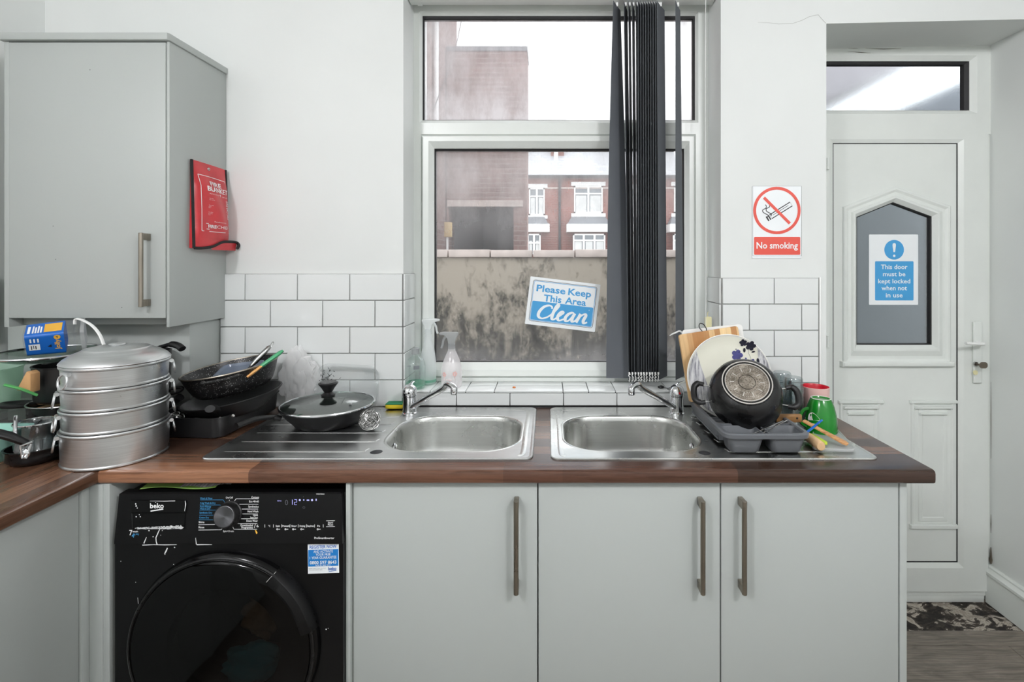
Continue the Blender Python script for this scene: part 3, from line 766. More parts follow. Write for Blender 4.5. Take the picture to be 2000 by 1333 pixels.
# ---------------------------------------------------------------- handles and cabinets
def bar_handle(parent, x, zt, zb, yface, out=.032):
    h = ob('handle', MB().tube([(x, yface - out, zt), (x, yface - out, zb)], .0068, 14), M['handle_steel'], parent, bevel=.0008, seg=1)
    for z in (zt - .012, zb + .012):
        mb = MB().box(x - .0065, x + .0065, yface - out + .002, yface - .0004, z - .011, z + .011)
        ob('handle_post', mb, M['handle_steel'], h, bevel=.0015)
    return h
DY = 1.386
def base_cabinet(label, x0, x1, doors, end=None):
    t = thing('base_cabinet', label, 'cabinet', ((x0 + x1) / 2, 1.66, 0))
    mb = MB()
    for x in (x0 + .0005, x1 - .0185): mb.box(x, x + .018, DY + .019, 1.93, .1, WT0 - .002)
    mb.box(x0 + .018, x1 - .018, DY + .019, 1.93, .1, .118); mb.box(x0 + .018, x1 - .018, 1.915, 1.93, .118, WT0 - .002)
    ob('carcass', mb, M['cabinet_edge'], t)
    ob('plinth', MB().box(x0, x1, 1.44, 1.458, 0, .1), M['cabinet_grey'], t)
    for a, b_, hx in doors:
        d = ob('door', MB().box(a, b_, DY, DY + .018, .105, WT0 - .003), M['cabinet_grey'], t, bevel=.0012)
        bar_handle(d, hx, PZ(979, DY - .03), PZ(979, DY - .03) - .247, DY)
    if end: ob('end_panel', MB().box(end[0], end[1], DY - .001, 1.93, 0, WT0 - .001), M['cabinet_grey'], t, bevel=.001)
    return t
g = .0018
xa, xb, xc, xd = PX(688.5, DY), PX(1050.5, DY), PX(1407.5, DY), PX(1756, DY)
base_cabinet('pale grey single cupboard next to the washing machine, one bar handle', xa - .0, xb, [(xa + g, xb - g, PX(1008, 1.354))])
base_cabinet('pale grey double cupboard at the end near the door, two bar handles side by side', xb, xd, [(xb + g, xc - g, PX(1373, 1.354)), (xc + g, xd - g, PX(1454, 1.354))], (xd + .0015, xd + .0205))
t = thing('filler_strip', 'narrow pale grey upright strip between washing machine and sink cupboard', 'panel', ((PX(681, DY)), DY, 0))
ob('strip', MB().box(-.5415, -.5295, 1.372, 1.93, 0, WT0 - .001), M['cabinet_grey'], t, bevel=.001)
# left run
LX = -1.226
t = thing('base_cabinet', 'pale grey handleless cupboard standing at right angles below the steamer and pans', 'cabinet', (-1.55, .6, 0))
mb = MB().box(XL + .003, LX - .02, -.55, 1.30, .1, WT0 - .002); ob('carcass', mb, M['cabinet_edge'], t)
yk = 1.338
ob('door', MB().box(LX - .018, LX, .745, yk, .105, WT0 - .003), M['cabinet_grey'], t, bevel=.0012)
ob('door', MB().box(LX - .018, LX, .15, .741, .105, WT0 - .003), M['cabinet_grey'], t, bevel=.0012)
ob('plinth', MB().box(LX - .07, LX - .05, -.55, 1.33, 0, .1), M['cabinet_grey'], t)
t = thing('corner_post', 'pale grey upright post filling the corner between washing machine and side cupboard', 'panel', (-1.2, 1.38, 0))
ob('side_strip', MB().box(LX - .012, LX + .006, yk + .003, 1.368, 0, WT0 - .002), M['cabinet_grey'], t, bevel=.001)
ob('front_strip', MB().box(LX + .0065, PX(204, 1.368), 1.362, 1.38, 0, WT0 - .002), M['cabinet_grey'], t, bevel=.001)
ob('end_panel', MB().box(PX(204.5, 1.374), PX(219, 1.374), 1.366, 1.93, 0, WT0 - .002), M['cabinet_grey'], t, bevel=.001)

# wall cabinet
UD = 1.665
ux0, ux1 = PX(5.5, UD), PX(331, UD)
t = thing('wall_cabinet', 'large pale grey wall cupboard with one flat door and the fire blanket on its side', 'cabinet', ((ux0 + ux1) / 2, 1.8, 1.26))
uzt, uzb = PZ(81, UD), PZ(639.5, UD)
for nm, a, b_ in (('side_panel', ux0 + .004, PX(17.5, UD)), ('side_panel', PX(325, UD), ux1)):
    ob(nm, MB().box(a, b_, UD, YB - .002, uzb, uzt), M['cabinet_grey'], t, bevel=.0012)
ob('top_panel', MB().prism([(ux0 - .004, UD - .014), (ux1 + .001, UD - .014), (ux1 + .006, UD - .004), (ux1 + .006, YB - .002), (ux0 - .004, YB - .002)], uzt + .0005, PZ(64, UD - .01), 'z'), M['cabinet_grey'], t, bevel=.002)
ob('bottom_panel', MB().box(PX(17.5, UD) + .001, PX(325, UD) - .001, UD + .07, YB - .004, PZ(623, UD) - .016, PZ(623, UD) + .004), M['cabinet_edge'], t)
ob('back_panel', MB().box(PX(17.5, UD) + .001, PX(325, UD) - .001, YB - .02, YB - .004, PZ(623, UD) + .005, uzt - .002), M['cabinet_edge'], t)
ob('pelmet', MB().box(PX(17.5, UD) + .001, PX(325, UD) - .001, UD + .045, UD + .06, PZ(623, UD) - .024, PZ(623, UD)), M['cabinet_edge'], t, bevel=.001)
d = ob('door', MB().box(PX(18.5, UD), PX(324, UD), UD - .002, UD + .016, PZ(621.5, UD), uzt - .004), M['cabinet_grey'], t, bevel=.0012)
bar_handle(d, PX(276, UD - .034), PZ(455, UD - .034), PZ(600, UD - .034), UD - .002, out=.034)
mb = MB()
for a, b_ in ((105, 442), (110, 507), (177, 137), (239, 601)):
    mb.add(*[[(x, UD - .0023, z) for x, z in s_disc(PX(a, UD), PZ(b_, UD), .0014, 8)[0]], s_disc(0, 0, 1, 8)[1]])
ob('speck', mb, M['sign_black'], d, fix=False)['kind'] = 'stuff'

# ---------------------------------------------------------------- fire blanket pouch on the cupboard side
fbY0, fbY1 = 1.758, 1.945
t = thing('fire_blanket', 'red fire blanket pouch with black piping hung on the side of the wall cupboard', 'fire blanket', (ux1, 1.85, 1.53))
def fb(u, v, off=0.0):
    """u 0..1 across (towards the wall), v 0..1 up; on the side panel facing +x"""
    th = .024 * (sin(pi * min(1, max(0, u))) ** .45) * (1 - .85 * max(0, (v - .72) / .28) ** .7) * min(1, .35 + v * 3) + .004
    th += .0055 * sin(u * 7 + v * 9) * sin(pi * u) * sin(pi * v)
    if v < .1: th += .018 * (1 - v / .1) * u
    th += .012 * (1 - v) 
    y = fbY0 + (fbY1 - fbY0) * (u * (1 - .03 * v) + .035 * v - .015)
    z = 1.513 + (1.818 - 1.513) * v + (.006 * u if v < .1 else 0) - .004 * u
    return Vector((ux1 + .002 + th + off, y, z))
def flat(u, v): p = fb(u, v); return Vector((ux1 + .0012, p.y, p.z))
mb = MB().grid(lambda u, v: fb(u, v), 26, 40)
mb.grid(lambda u, v: flat(u, v), 26, 40)
n = 27
for (a, b_) in ((lambda k: fb(k / 40, 0), lambda k: flat(k / 40, 0)), (lambda k: fb(k / 40, 1), lambda k: flat(k / 40, 1)), (lambda k: fb(0, k / 40), lambda k: flat(0, k / 40)), (lambda k: fb(1, k / 40), lambda k: flat(1, k / 40))):
    mb.loft([[a(k) for k in range(41)], [b_(k) for k in range(41)]], False, False, closed=False)
pouch = ob('pouch', mb, M['blanket_red'], t, sharp=70)
ob('piping', MB().tube([fb(.0, 1 - k / 20) + Vector((.0005, -.002, 0)) for k in range(21)], .0055, 6, flat=.8), M['piping_black'], t)
ob('piping', MB().tube([fb(1, 1 - k / 20 * .42) + Vector((.0005, .001, 0)) for k in range(21)], .0052, 6, flat=.8), M['piping_black'], t)
low = [fb(0, .0), fb(.12, .0) + Vector((.004, 0, 0)), fb(.35, .02) + Vector((.006, 0, 0)), fb(.62, .075) + Vector((.008, 0, 0)), fb(.8, .085) + Vector((.012, 0, 0)), fb(1.06, .08) + Vector((.022, 0, 0)), fb(1.07, .045) + Vector((.022, 0, 0)), fb(1.03, .0) + Vector((.012, 0, 0))]
ob('piping', MB().tube(smooth(low, 5), .005, 6), M['piping_black'], t)
fl = MB()
sm = smooth(low[2:6], 6)
fl.loft([[p for p in sm], [Vector((p.x - .004, p.y, 1.508)) for p in sm]], False, False, closed=False)
ob('bottom_flap', fl, M['blanket_red'], t)
mb = MB().lathe([(.002, 0), (.002, .0015), (.0055, .002), (.0065, .0008), (.0065, 0), (.002, 0)], 16); mb.xf(Matrix.Translation(fb(.42, .94) + Vector((.0003, 0, 0))) @ Matrix.Rotation(R(90), 4, 'Y'))
ob('eyelet', mb, M['steel_wire'], t)
def fput(u, v): return fb(u, v, .0016)
W1 = [s_line([(.1, .2), (.12, .45), (.1, .72), (.08, .845)], .012), s_line([(.08, .845), (.3, .845), (.6, .842), (.86, .838)], .007), s_line([(.1, .2), (.4, .2), (.7, .205), (.96, .21)], .007), s_line([(.86, .838), (.86, .82)], .012),
      s_text('FIRE', .52, .765, .36, .05, .02), s_text('BLANKET', .56, .70, .66, .055, .02),
      s_text('FOR KITCHEN USE', .42, .64, .3, .012), s_text('KEEP CLOSE', .8, .635, .2, .012), s_poly([(.6, .655), (.64, .655), (.63, .62)])]
for k, yy in enumerate((.585, .57, .505, .49, .475, .425, .41, .395)):
    W1.append(s_text(('1 Pull tapes to', 'release the blanket', '2 Place blanket', 'over the', 'flames', '3 Turn off heat', 'leave covered', 'to cool')[k], .26, yy, None, .0085, align='L'))
    W1[-1] = ([(.26 + (u - .26) * 1.35, v) for u, v in W1[-1][0]], W1[-1][1])
for yy in (.565, .485, .405):
    W1 += [s_line([(.84, yy - .028), (.95, yy - .028), (.95, yy + .028), (.84, yy + .028)], .006, True), s_line([(.86, yy - .02), (.89, yy + .01), (.93, yy - .01)], .012), s_line([(.87, yy + .02), (.92, yy + .005)], .01)]
W1 += [s_line([(.2, .225), (.93, .235), (.93, .3), (.2, .29)], .007, True), s_text('FIRE', .36, .26, .22, .036, .03), s_text('CHIEF', .66, .264, .36, .036), s_text('Manufactured by', .58, .32, .34, .012)]
def sub(sh, k):          # subdivide long print edges so that they follow the bulge
    return sh
print_on('lettering', W1, fput, M['print_white'], pouch)['kind'] = 'stuff'

# ---------------------------------------------------------------- sinks
def make_sink(x0, x1, bx0, bx1, side, label):
    t = thing('sink', label, 'sink', ((x0 + x1) / 2, (SY0 + SY1) / 2, .91))
    cx, cy = (bx0 + bx1) / 2, (BY0 + BY1) / 2; bw, bh = bx1 - bx0, BY1 - BY0
    zt = .9135
    outer = rrect((x0 + x1) / 2, (SY0 + SY1) / 2, x1 - x0, SY1 - SY0, .026, 6)
    bowl = rrect(cx, cy, bw, bh, .115, 12)
    hx = bx0 - .012 if side < 0 else bx1 - .002
    hx, hy = (PX(735, 1.485), 1.485) if side < 0 else (PX(1377.5, 1.472), 1.478)
    hole = [(hx + .0175 * cos(2 * pi * k / 20), hy + .0175 * sin(2 * pi * k / 20)) for k in range(20)]
    rimw = offset(bowl, -.009)
    mb = MB()
    inner = offset(outer, .011)
    mb.loft([[(x, y, z) for x, y in l] for l, z in ((outer, .9102), (outer, .9125), (offset(outer, .002), .9147), (offset(outer, .006), .9147), (inner, zt))], False, False)
    mb.add(*plate(inner, [rimw, hole], zt))
    mb.loft([[(x, y, zt) for x, y in hole], [(x, y, zt - .006) for x, y in hole]], False, False)
    # drainer ribs, each a low pressed ridge that curls at the bowl end
    ribs = []
    dx0, dx1 = (x0 + .03, bx0 - .03) if side < 0 else (bx1 + .03, x1 - .03)
    for k in range(5):
        yy = 1.488 + k * .0825
        if side < 0: a, b_ = -.938, -.552 + .004 * k - (.012 if k > 1 else 0)
        else: a, b_ = .895, .545 - .004 * k
        hk = .024 * (1 if side < 0 else -1)
        path = [(a, yy, zt), (lerp(a, b_, .5), yy, zt), (b_, yy, zt), (b_ + hk * .7, yy + .008, zt), (b_ + hk, yy + .026, zt)]
        ribs.append(path)
    for p in ribs:
        pts = smooth(p, 5)
        mb.tube(pts, [.0042 * (0.3 + .7 * min(1, 4 * min(i, len(pts) - 1 - i) / len(pts))) for i in range(len(pts))], 10, flat=.55, up=(0, 0, 1))
    ob('drainer_top', mb, M['sink_dirty' if side < 0 else 'sink_steel'], t, sharp=28)
    # pressed channel around the far edge of the bowl deck
    gx = x1 - .03 if side < 0 else x0 + .03
    mb = MB()
    chan = [(gx - (.12 if side < 0 else -.12), SY1 - .026, zt), (gx - (.03 if side < 0 else -.03), SY1 - .028, zt), (gx, SY1 - .06, zt), (gx, (SY0 + SY1) / 2, zt), (gx, SY0 + .05, zt), (gx - (.014 if side < 0 else -.014), SY0 + .03, zt)]
    pts = smooth(chan, 6)
    mb.tube(pts, .008, 10, flat=.17, up=(0, 0, 1)); ob('pressed_edge', mb, M['sink_steel'], t)
    # bowl
    mb = MB(); levels = [(-.009, zt), (-.006, zt + .001), (-.003, zt + .0012), (0, zt - .001), (.003, zt - .006), (.005, zt - .02), (.012, zt - .10), (.018, zt - .128), (.03, zt - .143), (.05, zt - .149), (.085, zt - .151)]
    mb.loft([[(x, y, z) for x, y in offset(bowl, d)] for d, z in levels], False, True)
    b = ob('bowl', mb, M['sink_steel'], t, sharp=50)
    # overflow ring in the bowl wall
    s = 1 if side < 0 else -1
    oc = Vector((bx0 + .008 if side < 0 else bx1 - .008, cy - .02, zt - .045))
    mb = MB().lathe([(.006, 0), (.006, .002), (.013, .004), (.015, .002), (.015, 0), (.006, 0)], 20); mb.xf(Matrix.Translation(oc) @ Matrix.Rotation(R(90 * s), 4, 'Y'))
    ob('overflow', mb, M['chrome'], b)
    mb = MB().lathe([(0, 0), (.006, 0), (.006, .0012), (0, .0012)], 14); mb.xf(Matrix.Translation(oc) @ Matrix.Rotation(R(90 * s), 4, 'Y'))
    ob('overflow_hole', mb, M['rubber'], b)
    mb = MB().lathe([(0, 0), (.038, 0), (.043, .002), (.044, .0035), (.04, .004), (.03, .002), (0, .001)], 28, (cx, cy, zt - .1512))
    ob('waste', mb, M['chrome'], b)
    mb = MB().lathe([(0, 0), (.0165, 0), (.0165, .0035), (.014, .005), (0, .0055)], 20, (hx, hy, zt - .004))
    ob('tap_hole_plug', mb, M['rubber'], t)
    return t
make_sink(*SINK[0], -1, 'stainless steel sink above the single cupboard, its ribbed drainer under the lidded pan')
make_sink(*SINK[1], 1, 'stainless steel sink above the double cupboard, its drainer under the dish rack')

# taps
def make_tap(x, y, tip, mirror, label):
    t = thing('tap', label, 'tap', (x, y, .9137))
    prof = [(.0, 0), (.029, 0), (.029, .004), (.026, .007), (.0245, .03), (.0245, .056), (.025, .058), (.025, .064)]
    ob('body', MB().lathe(prof + [(0, .066)], 28, (x, y, .9137)), M['chrome'], t, sharp=30)
    z0 = .9137 + .066
    mb = MB().lathe([(0, 0), (.0262, 0), (.027, .004), (.026, .019), (.021, .031), (.011, .038), (0, .040)], 28, (x, y, z0))
    cap = ob('cap', mb, M['chrome'], t, sharp=40)
    sg = 1 if mirror else -1
    kx = .045 if mirror else .004
    mb = MB().tube(smooth([(x, y + .004, z0 + .034), (x + kx * .35, y + .02, z0 + .039), (x + kx * .8, y + .034, z0 + .041), (x + kx, y + .038, z0 + .041)], 5), [.009] * 4 + [.006] * 12, 10, flat=.5)
    ob('lever', mb, M['chrome'], cap)
    mb = MB().lathe([(0, 0), (.004, 0), (.0035, .001), (0, .0012)], 12); mb.xf(Matrix.Translation((x + .004, y - .0262, z0 + .013)) @ Matrix.Rotation(R(90), 4, 'X'))
    ob('indicator', mb, M['cup_red' if mirror else 'sign_black'], cap)
    d = (Vector(tip) - Vector((x, y, .935))); dh = Vector((d.x, d.y, 0)).normalized()
    a = Vector((x, y, .938)) + dh * .016; tipv = Vector(tip)
    pts = [a, a + Vector((0, 0, .012)) + dh * .02, lerp(a, tipv, .45) + Vector((0, 0, .008)), lerp(a, tipv, .8) + Vector((0, 0, .012)), tipv - dh * .028 + Vector((0, 0, .007)), tipv + Vector((0, 0, .004)), tipv + dh * .012 + Vector((0, 0, -.004))]
    pts = smooth(pts, 5); n = len(pts)
    ob('spout', MB().tube(pts, [lerp(.0125, .0105, i / n) for i in range(n)], 14, flat=.9), M['chrome'], t)
    mb = MB().lathe([(0, 0), (.0105, 0), (.0115, .003), (.0115, .02), (.010, .024), (0, .024)], 18, tuple(tipv + dh * .008 + Vector((0, 0, -.022))))
    ob('aerator', mb, M['chrome'], t, sharp=40)
    return t
make_tap(PX(800, 1.865), 1.865, P(884, 757, 1.70), False, 'chrome mixer tap next to the yellow sponge, black dot on its cap')
make_tap(PX(1322, 1.865), 1.865, P(1236, 758, 1.70), True, 'chrome mixer tap next to the dish rack, red dot on its cap')
# ---------------------------------------------------------------- washing machine
MX0, MX1, MY = -1.148, -.5425, 1.358
t = thing('washing_machine', 'black front-loading washer dryer with large round door under the worktop', 'washing machine', ((MX0 + MX1) / 2, 1.64, 0))
zf = PZ(1061, MY); ztop = PZ(962, 1.378)
DC = Vector((PX(441, MY), MY, PZ(1260, MY))); DR = .245
fc = rectp(MX0, .02, MX1, zf - .001)
hole = [(DC.x + .168 * cos(2 * pi * k / 48), DC.z + .168 * sin(2 * pi * k / 48)) for k in range(48)]
mb = MB(); vs, fs = plate(fc, [hole], 0); mb.add([(x, MY, y) for x, y, z in vs], fs)
lo2 = rectp(MX0, .02, MX1, zf - .001)
mb.loft([[(x, MY, z) for x, z in fc], [(x, 1.9, z) for x, z in fc]], False, True)
mb.loft([[(x, MY, z) for x, z in hole], [(x, MY + .05, z) for x, z in hole], [(DC.x + (x - DC.x) * 1.3, MY + .08, DC.z + (z - DC.z) * 1.3) for x, z in hole], [(DC.x + (x - DC.x) * 1.3, MY + .3, DC.z + (z - DC.z) * 1.3) for x, z in hole]], False, True)
body = ob('body', mb, M['machine_black'], t, sharp=30)
ob('top_panel', MB().box(MX0 + .004, MX1 - .004, 1.39, 1.9, zf - .001, ztop - .004), M['machine_black'], t, bevel=.006)
# sloping control fascia
def fy(z): return MY - .006 if z < zf + .004 else lerp(MY - .006, 1.374, (z - zf - .004) / (ztop - zf - .007))
a0, a1 = PX(223, MY - .006), -.5425; b0, b1 = PX(233, 1.374), PX(667, 1.374)
mb = MB().loft([[(a0, MY - .006, zf), (a1, MY - .006, zf), (a1, 1.39, zf), (a0, 1.39, zf)], [(a0, MY - .006, zf + .004), (a1, MY - .006, zf + .004), (a1, 1.39, zf + .004), (a0, 1.39, zf + .004)],
               [(b0, 1.374, ztop - .003), (b1, 1.374, ztop - .003), (b1, 1.40, ztop - .003), (b0, 1.40, ztop - .003)], [(b0 + .004, 1.378, ztop), (b1 - .004, 1.378, ztop), (b1 - .004, 1.40, ztop), (b0 + .004, 1.40, ztop)]])
fas = ob('control_panel', mb, M['machine_black'], t, sharp=25)
def mp(px, py, off=.0006):
    D = MY
    for _ in range(4): D = fy(PZ(py, D)) - off
    return P(px, py, D)
def mput(u, v): return mp(u, -v)
S = lambda txt, x, y, w_=None, h_=4.2, al='L', b_=.0, **k: s_text(txt, x, -y, w_, h_, b_, al, **k)
# detergent drawer: raised lip above a recess
mb = MB()
for off, (x0, y0, x1, y1) in ((0.0, (256, 977.5, 363.5, 1002)),):
    lp = [(x0, y1), (x1, y1), (x1, y0), (x0, y0)]
    mb.loft([[mp(x, y, .0001) for x, y in lp], [mp(x, y, .0022) for x, y in lp], [mp(lerp(x, 309, .015), lerp(y, 990, .05), .003) for x, y in lp]], False, True)
drw = ob('drawer_front', mb, M['machine_gloss'], t, sharp=25)
mb = MB(); lp = [(258, 1034), (360, 1034), (361, 1003), (257, 1003)]
mb.loft([[mp(x, y, .0016) for x, y in lp], [mp(lerp(x, 309, .03), lerp(y, 1018, .08), .0006) for x, y in lp]], False, True)
ob('drawer_grip', mb, M['machine_gloss'], t, sharp=20)
print_on('lettering', [S('beko', 306.5, 988.5, 27, 9.5, 'C', .02), s_line([(294, -999), (319, -995)], 2.2)], lambda u, v: mp(u, -v, .0036), M['print_white'], drw)['kind'] = 'stuff'
# white spilled detergent: run, dribbles and edges
rs = random.Random(5); st = []
for k in range(150):
    x = 263 + 94 * rs.random() ** .8; u_ = (x - 263) / 94; hh = (1.6 + 4.8 * u_) * rs.random()
    y = 1033.2 - hh; r = rs.uniform(.5, 1.5) * (.7 + .5 * u_)
    st.append(s_poly([(x + r * rs.uniform(.6, 1.4) * 1.8 * cos(2 * pi * j / 7), -y + r * rs.uniform(.6, 1.3) * .8 * sin(2 * pi * j / 7)) for j in range(7)]))
st += [s_line([(x, -1033.4 + rs.uniform(-.5, .5)) for x in range(268, 358, 4)], [rs.uniform(.5, 2.2) for _ in range(268, 358, 4)])]
st += [s_line([(312, -1034), (308, -1043), (304.5, -1051), (305, -1058), (307, -1065)], [1.6, 1.8, 1.8, 1.6, 2.2]), s_line([(286, -1050), (281, -1062)], [1, 2]), s_line([(361.5, -979), (362.5, -985), (361.5, -993), (360.5, -999)], [1, 1.8, 1.2, .6]),
       s_line([(278, -1065.5), (300, -1064.6), (322, -1065), (345, -1064.6)], [1.6, 1, 1.6, .8]), s_line([(382, -1051), (383.5, -1064)], [.8, 1.6]), s_line([(384, -1064.6), (400, -1064.5), (414, -1064.6)], [1.8, 1.4, .8]), s_line([(293, -979.3), (320, -979.6), (342, -979)], [.5, 1.0, 1.4])]
for x, y, r in ((265, 985, 1.4), (266, 989, 1.6), (268, 993, 1), (266, 1010, 1.3), (274, 1010, 1.2), (272, 1006, .8), (291, 1037, 1.5), (299, 1049, 1.2), (317, 1037, 1), (314, 1046, .7), (304, 982, .8)):
    st.append(s_disc(x, -y, r, 8))
print_on('detergent_streak', st, lambda u, v: mp(u, -v, .0037 if v > -1003 and 256 < u < 364 else .0026 if v > -1035 and 256 < u < 364 else .0008), M['detergent'], fas)['kind'] = 'stuff'
def bput(u, v): return P(u, -v, MY - .0008)
print_on('detergent_streak', [s_line([(327, -1071), (324, -1078), (321, -1083)], [2, 2.6, 1.4]), s_disc(341, -1070, 1.3, 8), s_disc(322, -1083, 1.2, 8), s_disc(236, -1097, 1, 8), s_disc(339, -1103, .9, 8), s_line([(269, -1168), (270, -1180)], .9), s_disc(637, -1230, 1.4, 8), s_disc(641, -1228, .8, 8), s_disc(265, -1138, .8, 8)], bput, M['detergent'], body)['kind'] = 'stuff'
# programme dial and its lists
dc = mp(449, 1004.5, 0)
nrm = (mp(442, 1000, 0) - mp(442, 1020, 0)).cross(Vector((1, 0, 0))).normalized()
if nrm.y > 0: nrm = -nrm
Q = nrm.to_track_quat('Z', 'Y').to_matrix().to_4x4()
mb = MB().lathe([(0, 0), (.0335, 0), (.0335, .004), (.031, .006), (.0302, .022), (.0285, .025), (.027, .0252), (0, .0235)], 40); mb.xf(Matrix.Translation(dc) @ Q)
ob('programme_dial', mb, M['black_plastic'], t, sharp=30)
m_, nt_, b__ = newmat('dial_face'); b__.inputs['Metallic'].default_value = 1; b__.inputs['Roughness'].default_value = .35; b__.inputs['Base Color'].default_value = lin((120, 120, 124)); b__.inputs['Anisotropic'].default_value = .8
tg = nt_.nodes.new('ShaderNodeTangent'); tg.axis = 'Y'; nt_.links.new(tg.outputs[0], b__.inputs['Tangent'])
mb = MB().lathe([(0, .0238), (.0265, .0256), (.0255, .0262), (0, .0244)], 40); mb.xf(Matrix.Translation(dc) @ Q)
ob('dial_face', mb, M['dial_face'], t, sharp=30)
Wt, Bl = [], []
for k, (tx, x, y, w_) in enumerate((('Wash & Wear', 391, 974, 24), ('4-kg Wash & Dry', 391, 983, 30), ('Anti-Allergy', 390.5, 989.8, 22), ('Wash & Dry', 390.5, 994, 20), ('Synthetic Dry', 389.5, 1002, 25), ('Cotton Dry', 389, 1011.5, 19))):
    Bl.append(S(tx, x, y, w_, 3.4, 'L', .01))
for y, x1 in ((977, 436), (987, 430), (997, 425), (1007, 421), (1016, 420)): Bl.append(s_line([(391 - (y - 975) * .06, -y), (x1, -y)], .7))
Bl.append(s_line([(436, -977), (440, -984)], .7)); Bl.append(s_line([(430, -987), (433, -990)], .7))
for tx, x, y, w_ in (('Shirts', 388, 1020.5, 11), ('Rinse', 388, 1030.5, 11)): Wt.append(S(tx, x, y, w_, 3.8, 'L', .015))
for y, x1 in ((1025.6, 420), (1036, 432)): Wt.append(s_line([(387.5, -y), (x1, -y + .6)], .9))
Wt.append(s_line([(x1, -1035.4), (434, -1033)], .9))
Wt += [S('On/Off', 448, 972.6, 14, 3.6, 'C', .01), s_line([(448, -977), (448, -982)], 1), S('Spin+Drain', 446, 1038, 21, 3.6, 'C', .01)]
for tx, y, w_ in (('Cottons', 971.8, 15), ('Eco 40-60', 980, 19), ('Synthetics', 990, 20), ('Hand Wash', 999.4, 21), ('Quick', 1006.6, 10), ('Super Short', 1011.3, 15), ('Down Wear', 1018, 22), ('Downloaded', 1026.6, 24), ('Programme', 1031, 22)):
    xr = 506 - (y - 971) * .055 - (9 if 'Down' in tx and tx != 'Down Wear' or tx == 'Programme' else 0)
    Wt.append(S(tx, xr, y, w_, 3.0 if tx in ('Super Short',) else 3.8, 'R', .015))
Wt += [s_line([(496.5, -1032), (499, -1024)], .8), S('6', 503, 1028, 4, 5, 'C')]
for y, x0, xs in ((975, 461, 456), (985.5, 468, 462), (995, 470, 467), (1004.5, 471, 468), (1014, 469, 466), (1023.5, 465, 462), (1034.5, 457, 454)):
    Wt.append(s_line([(505 - (y - 975) * .05, -y), (x0, -y)], .9)); Wt.append(s_line([(x0, -y), (xs, -y + (-7 if y < 980 else -3 if y < 990 else 0 if y < 1010 else 3 if y < 1030 else 6))], .9))
# display, touch buttons, small marks
print_on('display', [S('0', 559.5, 982, 6, 10.5, 'C')] + [s_ring(593.5, -992, 1.6, 2.3, 16), s_disc(592.5, -971, .7, 8)], lambda u, v: mp(u, -v, .0012), M['print_dim'], fas)['kind'] = 'stuff'
m_, nt_, b__ = newmat('display_light'); b__.inputs['Base Color'].default_value = lin((170, 170, 235)); b__.inputs['Emission Color'].default_value = lin((165, 165, 240)); b__.inputs['Emission Strength'].default_value = .5
seg = [s_line([(571, -976.5), (571, -986.5)], 1.1)]
seg += [s_line([(575, -976.5), (579.5, -976.5), (579.5, -981.5), (575, -981.5), (575, -986.5), (579.5, -986.5)], 1.1)]
seg += [S('time', 545.5, 978.5, 8, 3, 'C'), s_disc(585.5, -977.5, 2, 10), s_disc(593.2, -977.3, 1.4, 10), s_rect(599, -979, 604, -976.5), s_disc(609.5, -977.5, 2.2, 8), s_rect(616.5, -979, 618.5, -975)]
print_on('display', seg, lambda u, v: mp(u, -v, .0012), M['display_light'], fas)['kind'] = 'stuff'
for x in (517.3, 534, 550.3, 566.3, 582.5, 598.5, 614.5, 631.3): Wt.append(s_line([(x, -1025), (x, -1031)], .8))
for tx, x, w_ in (('°C', 526, 4), ('Spin', 542.5, 8), ('Prewash', 558.5, 14), ('Rinse+', 574.5, 10), ('Drying', 590.5, 11), ('EasyIron', 606.5, 13), ('Fn', 622.3, 5)): Wt.append(S(tx, x, 1028, w_, 3.4, 'C', .015))
for x in (543.5, 559.5, 574.5, 590.5, 622.5): Wt += [s_ring(x - 2, -1034.4, .9, 1.8, 12), s_rect(x, -1035, x + 3.5, -1033.8)]
Wt += [s_line([(637, -1018), (654, -1017.7)], .9), s_line([(637, -1029.4), (654, -1029)], .9), S('Start/', 645.5, 1021.6, 10, 3, 'C', .02), S('Pause', 645.5, 1025.5, 10, 3, 'C', .02), S('WDK742421', 625.5, 965.6, 16, 2.2, 'C', .01), S('ProSmartInverter', 633.5, 1051.5, 39, 4, 'C', .01)]
Wt += [S('7', 255.5, 1041, 6, 10, 'C', .02), S('wash', 264, 1038.8, 11, 3, 'C', .02)]
Bl += [S('4', 259.5, 1047, 5, 7, 'C', .02), S('kg dry', 266, 1043.8, 11, 3.4, 'C', .02)]
print_on('lettering', Wt, mput, M['print_white'], fas)['kind'] = 'stuff'
print_on('lettering', Bl, mput, M['print_blue'], fas)['kind'] = 'stuff'
print_on('food_scrap', [s_poly([(498, -1036), (500, -1036), (503, -1041), (502, -1043.5), (500, -1043)])], lambda u, v: mp(u, -v, .0015), M['label_yellow'], fas)
